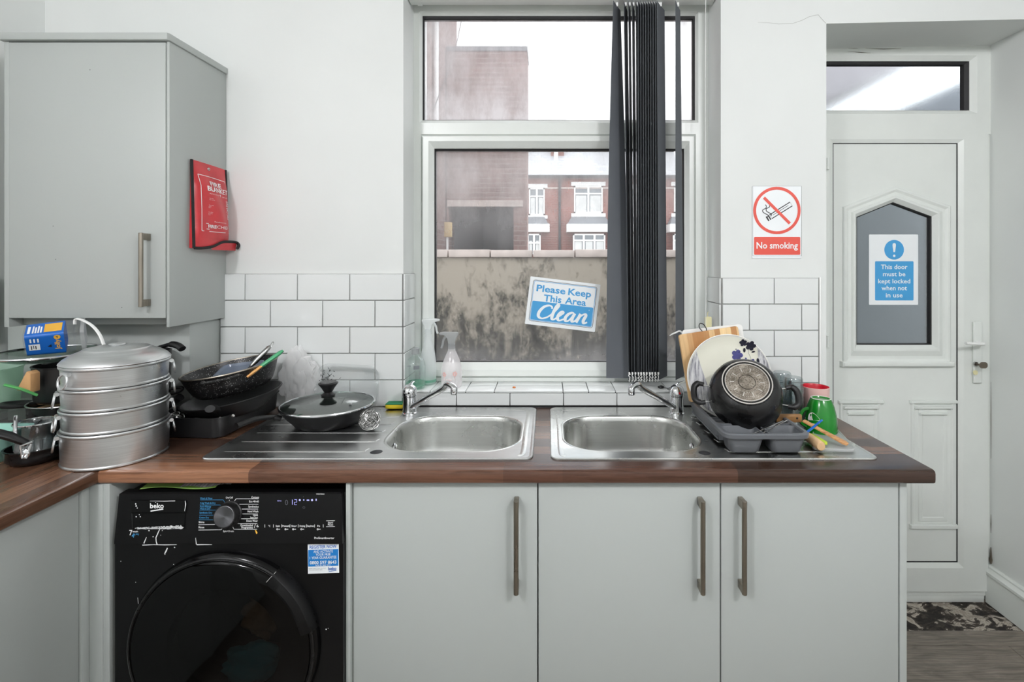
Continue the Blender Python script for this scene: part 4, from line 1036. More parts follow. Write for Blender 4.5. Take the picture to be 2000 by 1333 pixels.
# door
mb = MB(); prof = [(.252, 0), (.252, .006), (.249, .014), (.243, .02), (.236, .024), (.236, .0225), (.231, .02), (.2, .016), (.165, .012), (.15, .010), (.15, -.03)]
def onface(mb): mb.xf(Matrix.Translation(DC) @ Matrix.Rotation(R(90), 4, 'X')); return mb
loops = [[(r * cos(2 * pi * k / 72), r * sin(2 * pi * k / 72), z) for k in range(72)] for r, z in prof]
mb.loft(loops, False, False)
dr = ob('door', onface(mb), M['machine_gloss'], t, sharp=25)
mb = MB(); loops = [[(r * cos(2 * pi * k / 72), r * sin(2 * pi * k / 72), z) for k in range(72)] for r, z in ((.2445, .0205), (.2445, .0225), (.241, .0245), (.238, .0235))]
mb.loft(loops, False, False); ob('door_rim', onface(mb), M['black_enamel'], dr, sharp=25)
mb = MB(); mb.lathe([(.235, .0215), (.232, .026), (.226, .0285), (.2, .033), (.16, .038), (.1, .043), (.05, .0455), (0, .0462)], 64); mb.f = [f for f in mb.f if len(f) == 4]
ob('door_glass', onface(mb), M['washer_glass'], dr, sharp=60)
mb = MB(); n = 20
loops = []
for k in range(n + 1):
    a = R(12 + 43 * k / n); e = min(1, 5 * min(k, n - k) / n)
    loops.append([(r * cos(a), r * sin(a), z) for r, z in ((.216, .02), (.217, .0305 + .002 * e), (.224, .031 + .004 * e), (.241, .026 + .003 * e), (.250, .014 + .002 * e), (.253, 0))])
mb.loft(loops); ob('door_handle', onface(mb), M['machine_black'], dr, sharp=35)
mb = MB()
mb.tube([(.222 * cos(R(56)), .222 * sin(R(56)), .030), (.25 * cos(R(55)), .25 * sin(R(55)), .018)], .0012, 6)
ob('chrome_line', onface(mb), M['steel_wire'], dr)
# guarantee sticker on the body
stk = MB().add([P(x, y, MY - .0008) for x, y in ((601.5, 1121.5), (662.5, 1119.5), (661.5, 1061.5), (601, 1064))], [(0, 1, 2, 3)])
sk = ob('sticker', stk, M['sign_white'], t, fix=False)
def sput(u, v):       # sticker space: u 0..60, v 0..58
    return P(601.2 + u + .0 * v, 1121.6 - v - u * .035, MY - .0013)
print_on('sticker_print', [s_rect(.8, 14, 59.6, 46.5)], sput, M['sticker_blue'], sk)
sput2 = lambda u, v: sput(u, v) + Vector((0, -.0004, 0))
print_on('lettering', [s_text('REGISTER NOW', 30, 52, 53, 6.2, .01), s_text('beko', 48, 9, 16, 6, .02), s_line([(41, 3.4), (56, 5)], 1)], sput2, M['label_blue'], sk)['kind'] = 'stuff'
print_on('lettering', [s_text('AND ACTIVATE', 30, 43, 38, 4.8, .01), s_text('YOUR FREE', 30, 37, 29, 4.8, .01), s_text('1 YEAR GUARANTEE', 30, 31, 52, 5, .01), s_text('0800 597 8643', 30, 21.5, 52, 6, .02), s_text('ROI 01 862 3411', 30, 16, 29, 2.6, .01)], sput2, M['print_white'], sk)['kind'] = 'stuff'
print_on('lettering', [s_text('Register within 90 days of purchase.', 2, 10.5, 34, 1.6, align='L'), s_text('Terms and conditions apply.', 2, 7.5, 27, 1.6, align='L')], sput2, M['print_dim'], sk)['kind'] = 'stuff'
# laundry behind the round glass
def cloth(name, label, c, r, sq, mat, seed):
    bm = bmesh.new(); bmesh.ops.create_icosphere(bm, subdivisions=4, radius=1)
    for v in bm.verts:
        d = 1 + .35 * mnoise.fractal(v.co * 1.7 + Vector((seed, 0, 0)), 1, 2, 4)
        v.co = Vector((c[0] + v.co.x * r * d * sq[0], c[1] + v.co.y * r * d * sq[1], c[2] + v.co.z * r * d * sq[2]))
    return tag(ob(name, bm, M[mat], sharp=80), label, 'laundry')
cloth('garment', 'teal garment low behind the round washer glass', (DC.x + .04, MY + .05, DC.z - .085), .066, (1.25, .5, .7), 'teal_cloth', 3)
cloth('garment', 'brown garment behind the middle of the round washer glass', (DC.x + .08, MY + .05, DC.z + .05), .062, (1.0, .5, .9), 'brown_cloth', 8)
# leaflets lying on top of the machine
t = thing('leaflet', 'green and black printed leaflet lying on top of the washing machine', 'leaflet', (-1.03, 1.42, ztop))
mb = MB().grid(lambda u, v: (lerp(-1.105, -.90, u), 1.385 + .12 * v, ztop + .0045 + .006 * u + .004 * sin(u * 6 + v * 3) + .006 * v), 14, 6)
ob('sheet', mb, M['leaflet_green'], t)
mb = MB().grid(lambda u, v: (lerp(-1.0, -.86, u), 1.388 + .1 * v, ztop + .0085 + .007 * u + .003 * sin(u * 9) + .012 * v), 10, 6)
ob('sheet', mb, M['plate_streaks'], t)
# ---------------------------------------------------------------- vertical blind
BD = 2.035
t = thing('vertical_blind', 'dark grey vertical blind bunched together in front of the window', 'blind', (.3, BD, 2.5))
zh = PZ(5, BD)
ob('headrail', MB().box(WX0 + .004, WX1 - .004, BD - .022, BD + .022, zh, zh + .035), M['upvc'], t, bevel=.003)
ob('bracket', MB().box(WX0 + .03, WX0 + .05, BD - .026, BD + .026, zh - .002, zh + .04), M['upvc'], t, bevel=.002)
zb = PZ(739, BD)
def slat(xt, at, xb_, ab, z0=zb, top=None):
    n = 26; w_ = .089; th = .0007; loops = []; z1 = zh - .012
    for i in range(n + 1):
        s = i / n; z = lerp(z0, z1, s); a = R(lerp(ab, at, s)); x = lerp(xb_, xt, s)
        dx, dy = cos(a) * w_ / 2, sin(a) * w_ / 2; nx, ny = -sin(a) * th / 2, cos(a) * th / 2
        ed = 1
        loops.append([(x - dx + nx, BD - dy + ny, z), (x - dx * .3 + nx * 4, BD - dy * .3 + ny * 4, z), (x + dx * .3 + nx * 4, BD + dy * .3 + ny * 4, z), (x + dx + nx, BD + dy + ny, z),
                      (x + dx - nx, BD + dy - ny, z), (x + dx * .3 + nx * 2, BD + dy * .3 + ny * 2, z), (x - dx * .3 + nx * 2, BD - dy * .3 + ny * 2, z), (x - dx - nx, BD - dy - ny, z)])
    s_ = ob('slat', MB().loft(loops), M['blind_fabric'], t, sharp=60)
    mb = MB().box(xt - .004, xt + .004, BD - .003, BD + .003, z1 - .004, zh + .002); ob('hook', mb, M['white_plastic'], s_)
    return s_
slat(PX(1205, BD), 64, PX(1206, BD), -2)
xs = [(1231.5, 70), (1237, 73), (1242.5, 72), (1248.5, 70)] + [(1254 + 4.9 * k, 62 - k * .4) for k in range(8)]
for i, (px, a) in enumerate(xs):
    s_ = slat(PX(px - (9.5, 7.5, 5.5, 3.5, 2)[min(i, 4)], BD), a + 2, PX(px, BD), a)
slat(PX(1290.5, BD), 58, PX(1295, BD), 56)
slat(PX(1324, BD), 64, PX(1328, BD), 54)
rs = random.Random(2)
for px in (1230, 1236, 1242, 1248, 1253, 1258.5, 1264, 1270, 1275, 1281, 1287):
    x = PX(px, 1.975); pts = [(x + rs.uniform(-.0025, .0025) + .002 * sin(k * 2.1), 1.984 + .002 * cos(k * 2.1), zb + .03 - k * .0036) for k in range(10)]
    mb = MB().tube(pts, .0016, 5); mb.box(x - .0028, x + .0028, 1.983, 1.988, zb + .026, zb + .034)
    ob('chain', mb, M['white_plastic'], t)
mb = MB().tube(smooth([(PX(1380, 1.99), 2.0, zh + .02), (PX(1379.5, 1.99), 2.0, 2.0), (PX(1380.5, 1.99), 2.0, 1.5), (PX(1380, 1.99), 2.0, 1.2)], 6), .0012, 5)
ob('pull_cord', mb, M['white_plastic'], t)
# broken pieces lying on the sill
t = thing('broken_chain', 'black clip and loose wire from the blind lying on the sill', 'chain', (PX(1292, 1.99), 1.985, .974))
c = P(1291, 745, 1.985); c.z = .974
bm = bmesh.new(); bmesh.ops.create_icosphere(bm, subdivisions=2, radius=1)
for v in bm.verts:
    d = 1 + .5 * mnoise.noise(v.co * 2.3); v.co = Vector((c.x + v.co.x * .013 * d, c.y + v.co.y * .008 * d, c.z + .0065 + v.co.z * .006 * d))
ob('clip', bm, M['black_plastic'], t)
ob('wire', MB().tube(smooth([c + Vector((.01, 0, .004)), c + Vector((.025, -.008, .003)), c + Vector((.04, -.002, .006)), c + Vector((.05, -.006, .003)), c + Vector((.04, -.016, .0025)), c + Vector((.02, -.02, .0025))], 6), .0012, 5), M['rubber'], t)
mb = MB()
c = P(1004, 748, 1.99); c.z = .9745
mb.tube(smooth([c + Vector((-.004, .004, .002)), c + Vector((0, -.003, .004)), c + Vector((.005, -.001, .003))], 4), .003, 6)
tag(ob('food_scrap', mb, M['crumb_orange']), 'tiny orange food scrap lying on the white window sill', 'scrap')
t = thing('air_freshener', 'small cream plastic hanger on the window frame above the chopping boards', 'air freshener', P(1383, 630, 2.0))
a = P(1383, 634, 2.005)
ob('hanger', MB().loft([[(a.x + u, y, a.z + v) for u, v in rrect(0, 0, .026, .06, .004)] for y in (2.0, 2.008)]), M['ivory_plastic'], t, bevel=.001, seg=1)
ob('hook', MB().tube([(a.x - .002, 2.004, a.z + .03), (a.x - .002, 2.006, a.z + .045), (a.x + .003, 2.004, a.z + .05)], .0015, 6), M['ivory_plastic'], t)

# ---------------------------------------------------------------- signs
def sign(name, label, cat, loc, rot, w_, h_, th=.001, r=.003, mat='sign_white'):
    t = thing(name, label, cat, loc, rot)
    mb = MB().loft([[(u, y, v) for u, v in rrect(0, 0, w_, h_, r, 4)] for y in (0, -th)])
    b = ob('board', mb, M[mat], t, local=True, sharp=30)
    return t, b, (lambda k: (lambda u, v: (u, -th - .0004 * k, v)))
# please keep this area clean
c = P(1099, 594.5, 2.128)
t, b, L_ = sign('window_sign', 'blue and white sign stuck crooked to the window asking to keep the area clean', 'sign', c, (0, R(6.8), 0), .293, .199)
w2, h2 = .293, .199; SX = w2 / 140; 
def loopline(x0, y0, x1, y1, r, w_): 
    p = rrect((x0 + x1) / 2, (y0 + y1) / 2, x1 - x0, y1 - y0, r, 5); return s_line(p, w_, True)
print_on('border', [loopline(-.132, -.084, .134, .087, .009, .0016)], L_(1), M['sign_black'], b, local=True)
print_on('border', [loopline(-.128, -.080, .130, .083, .007, .002), s_rr(-.126, -.078, .128, .0005, .005)], L_(1), M['sign_blue'], b, local=True)
for a_, u_, v_, w_ in (('Please', -.055, .055, .121), ('Keep', .065, .055, .096), ('This', -.044, .0175, .074), ('Area', .052, .0175, .088)): print_on('lettering', [s_text(a_, u_, v_, w_, .0265, .026)], L_(1), M['sign_blue'], b, local=True)
def script():
    k = .062; sh = .22
    strokes = [[(.66, .78), (.62, .93), (.45, 1.0), (.22, .85), (.08, .5), (.1, .16), (.3, 0), (.55, .12), (.74, .38), (.9, .75), (.98, 1.05), (.92, 1.16), (.84, .95), (.8, .5), (.82, .12), (.93, .02), (1.08, .2), (1.26, .46), (1.33, .6), (1.25, .68), (1.13, .5), (1.1, .2), (1.22, .0), (1.4, .1), (1.52, .25)],
               [(1.88, .56), (1.78, .68), (1.6, .55), (1.5, .25), (1.58, .02), (1.74, .12), (1.88, .6)], [(1.9, .64), (1.86, .25), (1.92, .02), (2.06, .14), (2.16, .5), (2.2, .66)],
               [(2.2, .66), (2.17, .35), (2.12, .0)], [(2.13, .1), (2.25, .5), (2.42, .68), (2.5, .55), (2.46, .2), (2.54, .0), (2.68, .12)]]
    out = []
    for s in strokes:
        pts = smooth([(-.105 + (x * 1.28 + y * sh) * k, -.069 + y * k * .92, 0) for x, y in s], 6); n = len(pts)
        ws = []
        for i in range(n):
            d = pts[min(i + 1, n - 1)] - pts[max(i - 1, 0)]
            ws.append(.0068 + .0062 * max(0, -d.y / max(1e-6, d.length)) * 1.0)
        out.append(s_line(pts, ws))
    return out + [s_disc(.112, -.012, .0018, 8)]
mb = MB(); lay = 0
for vs_, fs_ in script():
    for i in range(0, max(1, len(fs_)), 6):
        lay += 1; part = fs_[i:i + 7]; ids = sorted({j for f in part for j in f}); mp_ = {j: k for k, j in enumerate(ids)}
        mb.add([L_(2 + lay * .06)(*vs_[j]) for j in ids], [tuple(mp_[j] for j in f) for f in part])
ob('lettering', mb, M['sign_white'], b, local=True, fix=False)
# no smoking
c = P(1517, 434.5, 1.9585)
t, b, L_ = sign('no_smoking_sign', 'white and red no smoking sign on the wall pier beside the door', 'sign', c, (0, 0, 0), .189, .276)
px = lambda x: (x - 1517) * .00196; py = lambda y: (434.5 - y) * .00196
print_on('border', [s_line([(px(1470), py(364)), (px(1565), py(364)), (px(1565), py(500)), (px(1470), py(500))], .0009, True)], L_(1), M['sign_black'], b, local=True)
cx, cy = px(1517), py(411.5)
r = .0795
art = []
ca = R(32)
cg = lambda u, v: (cx + .002 + u * cos(ca) - v * sin(ca), cy - .008 + u * sin(ca) + v * cos(ca))
def cgl(pts, w_, cl=True): return s_line([cg(u, v) for u, v in pts], w_, cl)
art += [cgl([(-.03, -.0085), (.062, -.0085), (.062, .0085), (-.03, .0085)], .0035)]
art += [([cg(u, v) for u, v in ((-.038, -.010), (-.033, -.010), (-.033, .010), (-.038, .010))], [(0, 1, 2, 3)]), ([cg(u, v) for u, v in ((-.047, -.010), (-.0415, -.010), (-.0415, .010), (-.047, .010))], [(0, 1, 2, 3)])]
art += [cgl([(.05, .001), (-.02, .001)], .0018, False)]
for o_ in ((0, 0), (.013, .004)):
    art.append(s_line([(cx - .036 + o_[0] + dx, cy - .026 + o_[1] + dy) for dx, dy in [tuple(p[:2]) for p in smooth([(0, 0, 0), (.002, .008, 0), (-.008, .014, 0), (-.017, .02, 0), (-.017, .029, 0), (-.007, .034, 0), (-.004, .042, 0), (-.008, .048, 0)], 5)]], [.003] * 36))
print_on('pictogram', art, L_(1), M['sign_black'], b, local=True)
bar = s_rot(s_rect(cx - r * .88, cy - .0055, cx + r * .88, cy + .0055), cx, cy, R(-45))
print_on('prohibition_ring', [s_ring(cx, cy, r, r * 1.14, 56), bar, s_rr(px(1472.5), py(498), px(1562.5), py(463), .004)], L_(2), M['sign_red'], b, local=True)
print_on('lettering', [s_text('No smoking', px(1517.5), py(479.5), .158, .0235, .018)], L_(3), M['sign_white'], b, local=True)
# door notice
c = P(1745, 527, 2.2215)
t, b, L_ = sign('door_notice', 'white and blue notice on the door pane saying the door must be kept locked', 'sign', c, (0, 0, 0), .213, .305)
k = .00221
px = lambda x: (x - 1745) * k; py = lambda y: (527 - y) * k
print_on('notice_print', [s_disc(px(1746), py(488), 19.3 * k, 36), s_rr(px(1708.5), py(587.5), px(1784), py(510.5), .004)], L_(1), M['sign_blue'], b, local=True)
ex = s_poly([(px(1746) + dx * k, py(488) + dy * k) for dx, dy in ((-1.6, -4.5), (1.6, -4.5), (3.4, 9), (2.8, 12), (0, 13.5), (-2.8, 12), (-3.4, 9))])
print_on('lettering', [ex, s_disc(px(1746), py(500), 2.5 * k, 14)] + [s_text(a, px(1746), py(y), w_ * k, 8.6 * k, .014) for a, y, w_ in (('This door', 521.5, 52), ('must be', 535.5, 44), ('kept locked', 549.5, 63), ('when not', 563, 50), ('in use', 577, 33))], L_(2), M['sign_white'], b, local=True)

# ---------------------------------------------------------------- outside the window
GZ = -.12
tag(ob('yard_ground', MB().box(-16, 16, WT + .002, 60, GZ - .2, GZ), M['yard_concrete']), None, None, kind='structure')
YD = 5.0
t = thing('yard_wall', 'mould-stained rendered yard wall with brick coping outside the window', 'wall', (0, YD, GZ))
zt_, zb_ = PZ(488, YD), PZ(503, YD)
ob('render', MB().box(-2.6, 2.6, YD + .02, YD + .22, GZ, zb_), M['mouldy_render'], t, bevel=.006)
xj = [PX(875 + 82.6 * k, YD) for k in range(-4, 12)]
rs = random.Random(3)
for a, b_ in zip(xj, xj[1:]):
    dz = rs.uniform(-.004, .004)
    ob('coping_stone', MB().box(a + .006, b_ - .006, YD - .01, YD + .25, zb_ + .001, zt_ + dz), M['concrete_coping'], t, bevel=.008)
# neighbouring two-storey extension
ED = 8.0
exl, exr = PX(872, ED), PX(1029, ED)
t = thing('brick_extension', 'red brick rear extension with a dark opening behind the yard wall', 'building', ((exl + exr) / 2, 9, GZ))
ez = PZ(100, ED)
ox0, ox1, oz1 = PX(876, ED), PX(1003, ED), PZ(404, ED)
mb = MB(); mb.box(ox1, exr, ED, 8.6, GZ, ez); mb.box(exl, ox1, ED, 8.6, oz1, ez); mb.box(exl, ox0, ED, 8.6, GZ, oz1); mb.box(ox0, ox1, ED + .35, 8.6, GZ, oz1)
ob('wall', mb, M['brick_extension'], t)
ob('lintel', MB().box(ox0 - .02, ox1 + .15, ED - .02, ED + .1, oz1, oz1 + .1), M['concrete_coping'], t)
ob('dark_door', MB().box(ox0 + .05, ox1 - .01, ED + .22, ED + .3, GZ, oz1 - .01), M['far_dark'], t)
mb = MB()
for k in range(4): mb.box(lerp(ox0, ox1, .32) + k * .22, lerp(ox0, ox1, .32) + k * .22 + .2, ED + .2, ED + .215, GZ, PZ(432, ED))
ob('door_board', mb, M['rubber'], t)
ob('parapet', MB().box(exl, exr + .01, ED - .02, 8.6, ez, ez + .07), M['slate'], t)
t = thing('meter_box', 'small cream meter box on the corner of the brick extension', 'box', P(874, 450, 7.3))
mb = MB().box(PX(867, 7.3), PX(881, 7.3), 7.3, 7.4, PZ(463, 7.3), PZ(434, 7.3)); ob('box', mb, M['cream_box'], t, bevel=.01)
ob('post', MB().box(PX(872, 7.35), PX(875, 7.35), 7.33, 7.38, GZ, PZ(463, 7.3)), M['far_white'], t)
t = thing('tall_house', 'tall house wall with white downpipes rising above the brick extension', 'building', (-2.5, 6.5, GZ))
hx = PX(848, 7.2)
mb = MB().box(hx - 3, hx, 4.6, 8.98, GZ, 7.6); ob('wall', mb, M['brick_extension'], t)
ob('downpipe', MB().tube([(hx + .06, 6.3, .5), (hx + .06, 6.3, 7.4)], .05, 12), M['far_white'], t)
ob('downpipe', MB().tube([(hx + .05, 7.1, 3.2), (hx + .05, 7.1, 6)], .035, 12), M['far_white'], t)
ob('gutter', MB().tube([(hx + .08, 4.6, 7.45), (hx + .08, 7.9, 7.45)], .06, 8), M['far_white'], t)
tag(ob('overhead_cable', MB().tube([P(913, -20, 9), P(893, 80, 8), P(872, 150, 7), P(846, 215, 6)], .006, 6), M['rubber']), 'thin dark cable slanting past the tall house wall with downpipes', 'cable')
# terrace across the street
TD = 22.0
t = thing('terraced_house', 'row of red brick terraced houses with white bay windows beyond the yard wall', 'building', (4, TD, GZ))
def tz(y): return PZ(y, TD)
def tx(x): return PX(x, TD)
ob('wall', MB().box(-9, 19, TD, TD + 5, GZ, tz(345)), M['brick_terrace'], t)
mb = MB().loft([[(x, TD - .25, tz(347)), (x, TD + 3.8, tz(347) + 2.75), (x, TD + 8, tz(347)), (x, TD + 8, tz(347) - .05), (x, TD - .25, tz(349))] for x in (-9, 19)])
ob('roof', mb, M['roof_tiles'], t)
ob('gutter', MB().tube([(-9, TD - .3, tz(347)), (19, TD - .3, tz(347))], .07, 8), M['far_dark'], t)
ob('string_course', MB().box(-9, 19, TD - .04, TD + .05, tz(369), tz(366.5)), M['concrete_coping'], t)
def frame_window(x0, y0, x1, y1, cols, tr, D=TD, lint=True, sillw=3):
    X0, X1, Z0, Z1 = PX(x0, D), PX(x1, D), PZ(y1, D), PZ(y0, D)
    f = MB(); wv = .06
    f.box(X0, X1, D - .06, D, Z1 - wv, Z1); f.box(X0, X1, D - .06, D, Z0, Z0 + wv); f.box(X0, X0 + wv, D - .06, D, Z0, Z1); f.box(X1 - wv, X1, D - .06, D, Z0, Z1)
    for k in range(1, cols): xx = lerp(X0, X1, k / cols); f.box(xx - wv * .7, xx + wv * .7, D - .065, D, Z0, Z1)
    if tr: zz = lerp(Z1, Z0, tr); f.box(X0, X1, D - .062, D, zz - wv * .5, zz + wv * .5)
    w_ = ob('window', f, M['far_white'], t)
    ob('pane', MB().box(X0 + wv, X1 - wv, D - .02, D - .01, Z0 + wv, Z1 - wv), M['far_glass'], w_)
    mb = MB(); n = cols
    for k in range(n):
        a = lerp(X0, X1, k / n) + wv * 1.3; b_ = lerp(X0, X1, (k + 1) / n) - wv * 1.3
        mb.box(a, b_, D - .026, D - .021, Z0 + wv, lerp(Z0, Z1, .66) if tr else Z1 - wv * 2)
    ob('curtain', mb, M['far_curtain'], w_)
    if lint:
        ob('lintel', MB().box(X0 - .12, X1 + .12, D - .05, D + .05, Z1 + .01, Z1 + .18), M['far_white'], t)
        ob('window_sill', MB().box(X0 - .12, X1 + .12, D - .1, D + .05, Z0 - .15, Z0 - .005), M['far_white'], t)
def bay(x0, x1, D=TD):
    X0, X1 = PX(x0, D), PX(x1, D)
    zf1, zf0, zr = PZ(440, D), PZ(455, D), PZ(424, D)
    mb = MB().loft([[(X0, D - .7, zf1), (X1, D - .7, zf1), (X1, D, zf1), (X0, D, zf1)], [(X0 + .2, D - .1, zr), (X1 - .2, D - .1, zr), (X1 - .2, D, zr), (X0 + .2, D, zr)]])
    ob('bay_roof', mb, M['slate'], t)
    ob('bay_fascia', MB().box(X0 - .03, X1 + .03, D - .75, D, zf0, zf1), M['far_white'], t)
    ob('bay_base', MB().box(X0 + .06, X1 - .06, D - .6, D, GZ, PZ(496, D)), M['brick_terrace'], t)
for hx_ in (0, 195, 390, -195):
    frame_window(1033 + hx_ - (0 if hx_ else 0), 368, 1064 + hx_, 421, 2, .3)
    frame_window(1121 + hx_, 364, 1177 + hx_, 417, 2, .28)
    bay(1107 + hx_, 1190 + hx_)
    frame_window(1119 + hx_, 457, 1182 + hx_, 497, 3, .32, D=TD - .62, lint=False)
    bay(1022 + hx_, 1072 + hx_)
    frame_window(1030 + hx_, 457, 1056 + hx_, 497, 2, .45, D=TD - .62, lint=False)
    ob('downpipe', MB().tube([(tx(1093 + hx_), TD - .08, GZ), (tx(1093 + hx_), TD - .08, tz(346))], .05, 8), M['far_dark'], t)
    X = tx(1090 + hx_)
    ch = ob('chimney', MB().box(X - .3, X + .3, TD + 1.6, TD + 2.4, tz(345), tz(345) + 2.2), M['brick_terrace'], t)
    ob('flashing', MB().box(X - .16, X + .02, TD + 1.2, TD + 1.6, tz(345) + .6, tz(345) + 1.35), M['far_white'], ch)
# outside the back door: close grey yard wall and a lean-to roof
t = thing('side_wall', 'dark grey rendered wall close behind the back door glass', 'wall', (2, 3.4, GZ))
ob('render', MB().box(1.15, 4.2, 3.3, 3.5, GZ, 2.3), M['dark_render'], t, bevel=.01)
ob('cap', MB().box(1.13, 4.2, 3.27, 3.53, 2.3, 2.34), M['concrete_coping'], t, bevel=.01)
t = thing('lean_to', 'grey lean-to roof with a white sloping edge board behind the door transom', 'roof', (2.6, 4, GZ))
mb = MB().prism([(PX(1790, 3.8), GZ), (PX(1960, 3.8), GZ), (PX(1960, 3.8), PZ(125, 3.8)), (PX(1900, 3.8), PZ(150, 3.8)), (PX(1790, 3.8), PZ(205, 3.8))], 3.8, 5.2); ob('gable', mb, M['slate'], t)
mb = MB().prism([(PX(1600, 3.78), PZ(262, 3.78)), (PX(1990, 3.78), PZ(100, 3.78)), (PX(1990, 3.78), PZ(82, 3.78)), (PX(1600, 3.78), PZ(240, 3.78))], 3.74, 3.79); ob('edge_board', mb, M['far_white'], t)
t = thing('side_house', 'pale rendered house end with overhanging eaves seen through the door transom', 'building', (2, 8, GZ))
ob('wall', MB().prism([(PX(1500, 5), GZ), (PX(1585, 5), GZ), (PX(1585, 5), PZ(205, 5)), (PX(1810, 5), PZ(112, 5)), (PX(1810, 5), PZ(60, 5)), (PX(1500, 5), PZ(60, 5))], 5, 7), M['pale_render'], t)
# ---------------------------------------------------------------- left pile: steamer
TOP = .9105
SC_ = (-1.238, 1.472); SR = .1215
def ring_handle(parent, ang, z, c=SC_, r=SR, drop=.034, mat='aluminium', lo=False):
    d = Vector((cos(ang), sin(ang), 0)); s = Vector((-sin(ang), cos(ang), 0))
    base = Vector((c[0], c[1], z)) + d * (r + .0015)
    mb = MB().tube([base + s * k + d * .002 for k in (-.014, 0, .014)], .0055, 8)
    pts = [base + d * (.006 + .003 * (1 - cos(a))) + s * (.017 * sin(a)) + Vector((0, 0, -.019 + .019 * cos(a))) for a in [2 * pi * k / 20 for k in range(20)]]
    mb.tube(pts, .0028, 7, closed=True); h = ob('ring_handle', mb, M[mat], parent, sharp=30)
    return h
st_ = thing('steamer', 'tall round aluminium steamer of stacked tiers with domed lid on the corner of the worktop', 'steamer', (SC_[0], SC_[1], TOP))
def tier(z0, h, name, rtop, rbot, angs):
    prof = [(0, .002), (rbot - .008, .0), (rbot + .002, .0015), (rbot + .0022, .005), (rbot - .0002, .008), (rtop - .0005, h - .0095), (rtop + .0015, h - .0085), (rtop + .0034, h - .006), (rtop + .0036, h - .003), (rtop + .002, h - .0005), (rtop, h), (rtop - .003, h - .0005), (rtop - .0035, h - .008), (rbot - .003, .01), (0, .006)]
    t = ob(name, MB().lathe(prof, 72, (SC_[0], SC_[1], z0)), M['aluminium'], st_, sharp=30)
    for a in angs: ring_handle(t, R(a), z0 + h - .015)
    return t
zb0 = TOP
tier(zb0, .0930, 'base_pot', SR + .001, SR - .001, (221, 41))
tier(zb0 + .0933, .0595, 'tier', SR, SR - .0028, (231, 44))
tier(zb0 + .1531, .0595, 'tier', SR, SR - .0028, (223, 41))
tier(zb0 + .2129, .0590, 'tier', SR, SR - .0028, (253, 41))
zl = zb0 + .2722
prof = [(SR + .003, 0), (SR + .0045, .002), (SR + .003, .005), (SR - .004, .013), (SR - .02, .024), (SR - .036, .031), (SR - .042, .0335), (SR - .045, .037), (SR - .06, .040), (.03, .0432), (0, .044), (0, .042), (SR - .045, .033), (SR - .01, .01), (SR - .002, 0)]
lid_ = ob('lid', MB().lathe(prof, 64, (SC_[0], SC_[1], zl)), M['aluminium'], st_, sharp=30)
mb = MB().lathe([(0, .0435), (.019, .0437), (.021, .046), (.019, .0485), (.014, .0475), (0, .046)], 28, (SC_[0], SC_[1], zl)); ob('lid_knob', mb, M['aluminium'], lid_, sharp=30)

def pot(name, label, c, R0, R1, h, mat, inside=None, rot=(0, 0, 0), rim=None, th=.003, cat='pan', knuckle=.02, seg=56):
    """open pan in local coordinates; base at z 0"""
    t = thing(name, label, cat, c, rot)
    prof = [(0, 0), (R0 - knuckle, 0), (R0 - knuckle * .4, knuckle * .12), (R0, knuckle * .6), (lerp(R0, R1, .5), h * .55), (R1, h - .004), (R1 + .002, h - .002), (R1 + .002, h), (R1 - th, h), (lerp(R0, R1, .5) - th, h * .55), (R0 - th, knuckle * .7), (R0 - knuckle, th), (0, th)]
    b = ob('body', MB().lathe(prof, seg), M[mat], t, local=True, sharp=40)
    if rim:
        n = 48; ob('rim', MB().tube([((R1 + .0005) * cos(2 * pi * k / n), (R1 + .0005) * sin(2 * pi * k / n), h) for k in range(n)], .0028, 8, closed=True), M[rim], t, local=True)
    return t
# -------- behind and left of the steamer
dark = pot('saucepan', 'dark grey saucepan under the glass lid, standing on another pan', P(128, 783, 1.62) + Vector((0, 0, .0)), .078, .082, .115, 'black_nonstick', cat='pan')
low = pot('saucepan', 'black saucepan with oval loop handle, lowest behind the steamer', (PX(128, 1.63), 1.63, TOP), .085, .09, .113, 'black_enamel', rim='steel_wire')
dark.location = (PX(131, 1.63), 1.63, TOP + .1165)
# loop handle of the low pan, towards the left
ha = Vector((PX(76, 1.62), 1.62, TOP + .107))
hb = Vector((PX(14, 1.60), 1.58, TOP + .112))
d_ = (hb - ha); L = d_.length; u_ = d_.normalized()
ob('handle_socket', MB().tube([ha + u_ * -.012, ha + u_ * .016], .011, 10, flat=.5), M['chrome'], low)
mid_ = lerp(ha, hb, .55); s_ = u_.cross(Vector((0, 0, 1))).normalized()
pts = [mid_ + u_ * (L * .44 * cos(a)) + s_ * (.022 * sin(a)) for a in [2 * pi * k / 24 for k in range(24)]]
ob('handle', MB().tube(pts, .010, 10, closed=True, flat=.8), M['black_plastic'], low)
ob('contents', MB().lathe([(0, 0), (.082, 0), (.082, .002), (0, .002)], 32, (PX(128, 1.63), 1.63, TOP + .092)), M['pale_wood'], low)['label'] = 'pale residue inside the pan'
